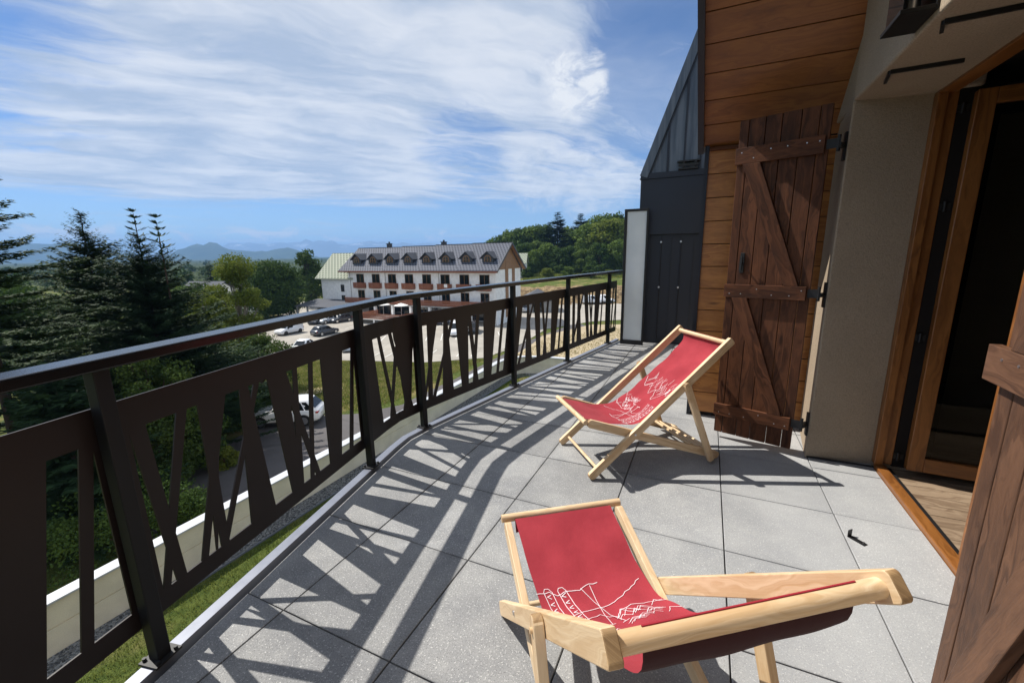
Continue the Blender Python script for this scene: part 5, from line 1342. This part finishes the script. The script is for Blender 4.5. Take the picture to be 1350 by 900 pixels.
car('parked_car', 'silver grey hatchback seen through the railing right of the third bar panel post', 'car', on_lot(463, 462), heading(470, 455, 458, 469), M['carsilver'], 4.1, 1.75, 1.48, 'hatch')
car('panel_van', 'white van seen end-on through the railing in front of the hotel', 'van', on_lot(602, 441), heading(605, 428, 600, 446), M['carwhite'], 4.6, 1.85, 1.95, 'van')
car('parked_car', 'dark blue car in front of the hotel terrace left of the end-on white van', 'car', on_lot(577, 428), heading(570, 428, 585, 428), M['carblue'], 4.2, 1.76, 1.48, 'hatch')
car('parked_car', 'black car directly right of the end-on white van', 'car', on_lot(624, 438), heading(626, 430, 622, 446), M['carblack'], 4.2, 1.76, 1.50, 'hatch')
car('parked_car', 'black car under the left bay of the annexe carport', 'car', on_lot(418.5, 426.5), heading(424, 424, 412, 428), M['carblack'], 4.2, 1.76, 1.48, 'hatch')
car('parked_car', 'silver car under the middle bay of the annexe carport', 'car', on_lot(434.5, 425.5), heading(441, 424, 428, 426), M['carsilver'], 4.2, 1.76, 1.48, 'hatch')
car('parked_car', 'dark car under the right bay of the annexe carport', 'car', on_lot(449, 424.5), heading(455, 423, 443, 425), M['cardark'], 4.2, 1.76, 1.48, 'hatch')
car('panel_van', 'white van at the foot of the dug bank, left of its white neighbour', 'van', on_lot(780, 400), heading(772, 400, 790, 400), M['carwhite'], 4.6, 1.85, 1.9, 'van')
car('panel_van', 'white van at the foot of the dug bank nearest the white screen', 'van', on_lot(798, 399), heading(790, 399, 808, 399), M['carwhite'], 4.4, 1.85, 1.85, 'van')
car('parked_car', 'grey car beside the dark pyramid roofed hut', 'car', on_lot(692, 411), heading(692, 418, 692, 408), M['carsilver'], 4.2, 1.76, 1.55, 'hatch')
for k, (a, pt) in enumerate(zip((333, 344, 371), ('carwhite', 'carsilver', 'carwhite'))):
    car('parked_car', ['white car under the left side of the round dark tree', 'silver car under the middle of the round dark tree', 'white car under the right side of the round dark tree'][k], 'car', on_lot(a, 413-k*1.5, .03), heading(a, 413, a+4, 409), M[pt], 4.2, 1.76, 1.48, 'hatch')
# ------------------------------------------------------------------ hotel across the car park: local x along the facade, y into the building, z up from the ground
HG = -10.5; HX, HY = -62.9, 61.25; HL = 32.7; HD = 10.2
def Lz(z): return z-HG
hotel = thing('hotel_building', 'long white hotel with grey tiled roof, eight dormers and brown wooden balconies', 'building', (HX, HY, HG))
EAVE, RIDG = Lz(-1.3), Lz(3.25); ROW1 = (Lz(-4.5), Lz(-2.0)); ROW2 = (Lz(-7.1), Lz(-4.95)); GF = Lz(-7.45)
mb = MB(); mb.box((0, 0, GF-.25), (HL, HD, EAVE+.15)); mb.box((0, 3.0, -.3), (HL, HD, GF-.26)); mb.box((HL-1.9, .0, -.3), (HL, 2.99, GF-.26)); mb.box((0, 0, -.3), (1.6, 2.99, GF-.26))
mb.build('wall', M['whitewall'], hotel)
# gable triangle, right end
pit = (RIDG-EAVE)/(HD/2+.9)
mb = MB(); mb.prism([(.1, EAVE+.15), (HD-.1, EAVE+.15), (HD/2, EAVE+pit*(HD/2+.6))], 0, HL-.02, HL+.06)
mb.prism([(3.6, 1.), (4.7, 1.), (4.7, EAVE+1.6), (3.6, EAVE+1.6)], 0, HL+.02, HL+.10); mb.prism([(6.4, 1.), (7.5, 1.), (7.5, EAVE+1.6), (6.4, EAVE+1.6)], 0, HL+.02, HL+.10)
mb.build('gable', M['gablewood'], hotel)
def roof_slab(mb, x0, x1, y0, z0, y1, z1, th=.16):
    dx = x1-x0; dl = math.hypot(y1-y0, z1-z0); V = [(x0, y0, z0), (x1, y0, z0), (x1, y1, z1), (x0, y1, z1), (x0, y0, z0+th), (x1, y0, z0+th), (x1, y1, z1+th), (x0, y1, z1+th)]
    top = [(0, 0), (dx, 0), (dx, dl), (0, dl)]; z4 = [(0, .25)]*4
    mb.add(V, [(4, 5, 6, 7), (3, 2, 1, 0), (0, 1, 5, 4), (1, 2, 6, 5), (2, 3, 7, 6), (3, 0, 4, 7)], [top, top[::-1], z4, z4, z4, z4])
mb = MB()
for (xa, xb, dz) in ((-1.7, 9.6, -.34), (9.6, 17.6, -.22), (17.6, 25.6, -.10), (25.6, HL+.75, 0.)):
    roof_slab(mb, xa, xb, -.95, EAVE-.05+dz*.4, HD/2+.02, RIDG+dz); roof_slab(mb, xa, xb, HD+.95, EAVE-.05+dz*.4, HD/2-.02, RIDG+dz)
rf = mb.build('roof', M['hotelroof'], hotel, recalc=False)
mb = MB(); mb.box((-1.7, -1.02, EAVE-.26), (HL+.75, -.94, EAVE-.02)); mb.box((-.2, -.93, EAVE-.30), (HL+.4, .0, EAVE-.20)); mb.build('eave_board', M['balcwood'], hotel)
mb = MB(); mb.beam((HL+.78, -.98, EAVE-.06), (HL+.78, HD/2, RIDG+.02), .06, .34); mb.beam((HL+.78, HD+.98, EAVE-.06), (HL+.78, HD/2, RIDG+.02), .06, .34); mb.build('barge_board', M['dormroof'], hotel)
mb = MB()
for (xa, xb, dz) in ((-1.6, 9.6, -.34), (9.61, 17.6, -.22), (17.61, 25.6, -.10), (25.61, HL+.7, 0.)): mb.box((xa, HD/2-.10, RIDG+.15+dz), (xb, HD/2+.10, RIDG+.20+dz))
mb.build('ridge_cap', M['dormroof'], rf)
mb = MB(); roof_slab(mb, HL+.08, HL+.76, -.93, EAVE-.12, HD/2+.02, RIDG-.07, .04); roof_slab(mb, HL+.08, HL+.76, HD+.93, EAVE-.12, HD/2-.02, RIDG-.07, .04); mb.build('gable_soffit', M['gablewood'], hotel)
for x in (5.2, 18.3):
    mb = MB(); mb.box((x, HD/2-.2+.9, RIDG-.4), (x+.9, HD/2+.4+.9, RIDG+.55)); mb.box((x-.12, HD/2-.3+.9, RIDG+.55), (x+1.02, HD/2+.5+.9, RIDG+.63)); mb.cyl((x+.45, HD/2+1.0, RIDG+.63), (x+.45, HD/2+1.0, RIDG+.95), .18); mb.build('chimney', M['dormroof'], rf)
# dormers (one built, copied along the slope)
DXs = [1.75+ (HL-3.6)*k/7 for k in range(8)]
WXs = [3.05+ (HL-5.2)*k/7 for k in range(8)]
def dormer():
    t = bpy.data.objects.new('dormer', None); COL.objects.link(t); t.parent = hotel
    y0 = .75; z0 = EAVE+pit*(y0+.9)-.02; w_, hh = 1.05, 1.05
    mb = MB(); mb.prism([(-w_, z0), (w_, z0), (w_, z0+hh), (0, z0+hh+.85), (-w_, z0+hh)], 1, y0, y0+2.4); d = mb.build('dormer', M['dormroof'], hotel)
    bpy.data.objects.remove(t)
    mb = MB(); zz_ = z0+hh
    for s in (-1, 1):
        V = [(0, y0-.35, zz_+.98), (0, y0+3.1, zz_+.98), (s*1.42, y0+2.0, zz_-.22), (s*1.42, y0-.35, zz_-.22)]; V += [(p[0], p[1], p[2]-.09) for p in V]; F = [(0, 1, 2, 3), (7, 6, 5, 4), (0, 3, 7, 4), (1, 0, 4, 5), (2, 1, 5, 6), (3, 2, 6, 7)]; mb.add(V, F)
    mb.build('dormer_roof', M['dormroof'], d)
    mb = MB(); n = 10; arch = [(-.66, z0+.28)]+[(.66*math.cos(math.pi-a), z0+.72+.66*math.sin(math.pi-a)) for a in np.linspace(0, math.pi, n)]+[(.66, z0+.28)]
    mb.prism(arch, 1, y0-.07, y0-.003); mb.build('dormer_surround', M['gablewood'], d)
    mb = MB(); arch = [(-.50, z0+.32)]+[(.50*math.cos(math.pi-a), z0+.72+.50*math.sin(math.pi-a)) for a in np.linspace(0, math.pi, n)]+[(.50, z0+.32)]
    mb.prism(arch, 1, y0-.085, y0-.071); mb.build('dormer_glass', M['glassdark'], d)
    mb = MB(); mb.box((-.05, y0-.11, z0+.32), (.05, y0-.086, z0+1.2)); mb.box((-.5, y0-.11, z0+.62), (-.051, y0-.086, z0+.69)); mb.box((.051, y0-.11, z0+.62), (.5, y0-.086, z0+.69)); mb.build('glazing_bar', M['gablewood'], d)
    return d
d0 = dormer(); d0.location.x = DXs[0]
for x in DXs[1:]: c = copy_tree(d0, hotel); c.location.x = x
# windows and their balconies
def window(w_, z0, z1, nm='window'):
    mb = MB(); mb.box((-w_/2-.07, -.05, z0-.05), (w_/2+.07, .06, z1+.07)); o = mb.build(nm, M['gablewood'], hotel)
    mb = MB(); mb.box((-w_/2, -.058, z0), (-.045, -.051, z1)); mb.box((.045, -.058, z0), (w_/2, -.051, z1)); mb.build('pane', M['glassdark'], o); return o
w1 = window(1.75, ROW1[0]+.05, ROW1[1]); w1.location.x = WXs[0]
w2 = window(1.55, ROW2[0]+.05, ROW2[1]-.15); w2.location.x = WXs[0]
mb = MB(); z = ROW1[0]-.12; bw_ = 1.30
mb.box((-bw_, -.72, z), (bw_, -.001, z+.12)); 
for k in range(3): mb.box((-bw_, -.75, z+.16+k*.30), (bw_, -.70, z+.43+k*.30), along=0)
for s in (-1, 1): mb.box((s*bw_-.03, -.699, z+.16), (s*bw_+.03, -.001, z+1.03), along=1)
mb.box((-bw_-.05, -.78, z+1.04), (bw_+.05, -.68, z+1.10), along=0)
b1 = mb.build('balcony', M['balcwood'], hotel); b1.location.x = WXs[0]
for x in WXs[1:]:
    for o in (w1, w2, b1): c = copy_tree(o, hotel); c.location.x = x
# long first floor balcony, slab, columns, ground floor front
mb = MB(); mb.box((-.1, -1.35, GF-.22), (HL-.2, -.001, GF)); mb.build('terrace_slab', M['concrete'], hotel)
mb = MB()
for k in range(3): mb.box((-.1, -1.38, GF+.06+k*.31), (HL-1.5, -1.32, GF+.34+k*.31), along=0)
mb.box((-.15, -1.42, GF+1.0), (HL-1.45, -1.28, GF+1.07), along=0)
mb.build('long_balcony', M['balcwood'], hotel)
for x in (3.0, 7.2, 11.4, 15.6, 19.8, 24.0, 28.2, 31.8):
    mb = MB(); mb.box((x-.22, -1.25, -.3), (x+.22, -.80, GF-.23)); mb.build('column', M['whitewall'], hotel)
mb = MB(); mb.box((1.7, 2.95, .2), (HL-2.0, 2.99, GF-.5)); gfw = mb.build('ground_floor_front', M['glassdark'], hotel)
for k in range(11):
    x = 1.8+k*2.75; mb = MB(); mb.box((x, 2.90, .05), (x+.12, 2.945, GF-.4)); mb.build('mullion', M['gablewood'], gfw)
for x in (.45, 9.3, 21.4): mb = MB(); mb.cyl((x, -.08, GF), (x, -.08, EAVE-.2), .05, n=8); mb.build('downpipe', M['concrete'], hotel)
mb = MB(); mb.box((WXs[5]+.2, -.775, ROW1[0]+.35), (WXs[5]+.85, -.752, ROW1[0]+1.0)); mb.build('towel', M['parasol'], hotel)

# raised cafe terrace in front of the hotel
ct = thing('cafe_terrace', 'raised cafe terrace with brown plank parapet in front of the hotel', 'terrace', (HX, HY, HG))
mb = MB(); mb.box((8.3, -6.2, -.3), (17.5, -1.5, 1.0)); mb.build('base_wall', M['whitewall'], ct)
mb = MB()
for k in range(3): mb.box((8.6+k*3.0, -6.23, .15), (11.2+k*3.0, -6.205, .85))
mb.build('base_opening', M['glassdark'], ct)
mb = MB()
for k in range(4):
    z = 1.04+k*.25; mb.box((8.2, -6.28, z), (17.6, -6.20, z+.22), along=0); mb.box((8.2, -6.195, z), (8.28, -1.5, z+.22), along=1); mb.box((17.52, -6.195, z), (17.6, -1.5, z+.22), along=1)
mb.build('parapet', M['balcwood'], ct)
for x, lab in ((11.6, 'left white parasol on the cafe terrace'), (15.7, 'right white parasol on the cafe terrace')):
    u_ = thing('parasol', lab, 'parasol', (HX+x, HY-3.8, HG+1.0), 0, 'parasols on the cafe terrace')
    mb = MB(); n = 12; V = [(0, 0, 2.75)]+[(1.25*math.cos(6.283*k/n), 1.25*math.sin(6.283*k/n), 2.34) for k in range(n)]+[(1.25*math.cos(6.283*k/n), 1.25*math.sin(6.283*k/n), 2.26) for k in range(n)]
    mb.add(V, [(0, 1+k, 1+(k+1) % n) for k in range(n)]+[(1+k, 1+n+k, 1+n+(k+1) % n, 1+(k+1) % n) for k in range(n)]); mb.build('canopy', M['parasol'], u_, recalc=False)
    mb = MB(); mb.cyl((0, 0, 0), (0, 0, 2.78), .035, n=8); mb.cyl((0, 0, 0), (0, 0, .08), .3, n=12); mb.build('pole', M['steel'], u_)

# annexe on the left, lower pale roof
AXL = 8.3
an = thing('hotel_annexe', 'lower white annexe with pale green tiled roof joined to the left of the hotel', 'building', (HX-AXL, HY+.6, HG))
AE, AR = Lz(-3.0), Lz(2.0)
mb = MB(); mb.box((0, 0, -.3), (AXL-.02, 9, AE+.3)); mb.prism([(0, AE+.3), (9, AE+.3), (4.5, AR-.2)], 0, .0, .2); mb.build('wall', M['whitewall'], an)
mb = MB(); roof_slab(mb, -.9, AXL+1.2, -.8, AE-.05, 4.52, AR); roof_slab(mb, -.9, AXL+1.2, 9.8, AE-.05, 4.48, AR); ar = mb.build('roof', M['annexroof'], an, recalc=False)
ap = (AR-AE+.05)/(5.32)
mb = MB(); y0, y1 = 1.6, 2.7; mb.add([(4.7, y0, AE-.05+ap*(y0+.8)+.19), (5.9, y0, AE-.05+ap*(y0+.8)+.19), (5.9, y1, AE-.05+ap*(y1+.8)+.19), (4.7, y1, AE-.05+ap*(y1+.8)+.19), (4.7, y0, AE-.05+ap*(y0+.8)+.02), (5.9, y0, AE-.05+ap*(y0+.8)+.02), (5.9, y1, AE-.05+ap*(y1+.8)+.02), (4.7, y1, AE-.05+ap*(y1+.8)+.02)], [(0, 1, 2, 3), (0, 4, 5, 1), (1, 5, 6, 2), (2, 6, 7, 3), (3, 7, 4, 0)]); mb.build('skylight', M['parasol'], ar)
for (z0, z1) in ((Lz(-5.5), Lz(-4.15)), (Lz(-7.5), Lz(-6.3))):
    mb = MB(); mb.box((5.35, -.06, z0-.06), (6.35, .02, z1+.06)); o = mb.build('window', M['concrete'], an); mb = MB(); mb.box((5.45, -.068, z0), (5.86, -.061, z1)); mb.box((5.90, -.068, z0), (6.25, -.061, z1)); mb.build('pane', M['glassdark'], o)
cp = thing('carport', 'dark roofed carport with pale posts in front of the white annexe', 'carport', (HX-AXL, HY, HG))
mb = MB(); mb.prism([(-5.2, 2.35), (.55, 3.2), (.55, 3.35), (-5.2, 2.50)], 0, -1.5, AXL+2.2); mb.build('roof', M['darkroof'], cp)
for k in range(5):
    x = -1.2+k*2.85; mb = MB(); mb.box((x-.13, -5.0, -.3), (x+.13, -4.74, 2.36)); mb.build('post', M['concrete'], cp)
mb = MB(); mb.box((-1.4, .3, -.3), (AXL+2.1, .55, 3.15)); mb.build('back_wall', M['concrete'], cp)
# brown shed at the left corner
shd = thing('shed', 'small brown wooden shed behind the left end of the annexe', 'shed', (HX-AXL-3.2, HY+9, HG))
mb = MB(); mb.box((0, 0, -.3), (2.6, 3, 5.2)); mb.build('wall', M['gablewood'], shd); mb = MB(); mb.prism([(-.3, 5.2), (2.9, 5.2), (1.3, 6.4)], 1, -.3, 3.3); mb.build('roof', M['darkroof'], shd)
# pyramid roofed hut by the bank
p = on_ground(709, 409); hut = thing('hut', 'low hut with dark grey pyramid roof at the foot of the dug bank', 'hut', (p[0], p[1], p[2]), .4)
mb = MB(); mb.box((-3.2, -3, -.3), (3.2, 3, 2.5)); mb.build('wall', M['concrete'], hut)
mb = MB(); mb.add([(-3.9, -3.7, 2.45), (3.9, -3.7, 2.45), (3.9, 3.7, 2.45), (-3.9, 3.7, 2.45), (0, 0, 4.6), (-3.9, -3.7, 2.35), (3.9, -3.7, 2.35), (3.9, 3.7, 2.35), (-3.9, 3.7, 2.35)], [(0, 1, 4), (1, 2, 4), (2, 3, 4), (3, 0, 4), (5, 8, 7, 6), (0, 5, 6, 1), (1, 6, 7, 2), (2, 7, 8, 3), (3, 8, 5, 0)]); mb.build('roof', M['darkroof'], hut)
mb = MB(); mb.box((-1.0, -3.04, 0), (1.0, -3.003, 2.1)); mb.build('door', M['glassdark'], hut)
# houses half hidden among the trees on the left, and one behind the hotel on the right
def house_far(px_, D, wd, dp, eh, rh, rz, label, rm):
    p = at_px(px_, D, .2); t = thing('house', label, 'house', p, rz)
    mb = MB(); mb.box((-wd/2, -dp/2, -.2), (wd/2, dp/2, eh)); mb.prism([(-dp/2, eh), (dp/2, eh), (0, eh+rh)], 0, -wd/2+.02, wd/2-.02); mb.build('wall', M['whitewall'], t)
    mb = MB(); roof_slab(mb, -wd/2-.6, wd/2+.6, -dp/2-.7, eh-.25, .02, eh+rh+.12); roof_slab(mb, -wd/2-.6, wd/2+.6, dp/2+.7, eh-.25, -.02, eh+rh+.12); mb.build('roof', rm, t, recalc=False)
    for k in range(3):
        x = -wd/2+wd*(k+.5)/3; mb = MB(); mb.box((x-.5, -dp/2-.04, eh*.45), (x+.5, -dp/2-.003, eh*.85)); mb.build('window', M['glassdark'], t)
house_far(268, 96, 9, 8, 4.2, 2.6, .2, 'grey roofed house left of the birch, half hidden by leaves', M['darkroof'])
house_far(324, 92, 8, 7, 3.6, 2.6, -.3, 'grey roofed house right of the birch, beside the round dark tree', M['darkroof'])
house_far(677, 135, 8, 8, 4.6, 2.8, .3, 'pale green roofed house behind the right gable of the hotel', M['annexroof'])
# ------------------------------------------------------------------ air: one closed box of even, thin haze
hm = bpy.data.materials.new('thin_air_haze'); hm.use_nodes = True; t_ = hm.node_tree; t_.nodes.clear()
gh = G(t_); pv_ = gh.n('ShaderNodeVolumePrincipled', inp={'Color': (.30, .53, .92, 1), 'Density': 1.45e-4, 'Anisotropy': 0.})
om = gh.n('ShaderNodeOutputMaterial'); t_.links.new(pv_.outputs[0], om.inputs['Volume'])
mb = MB(); mb.box((-16000, -2500, -420), (9000, 16000, 460)); tag(mb.build('haze', hm), kind='stuff')
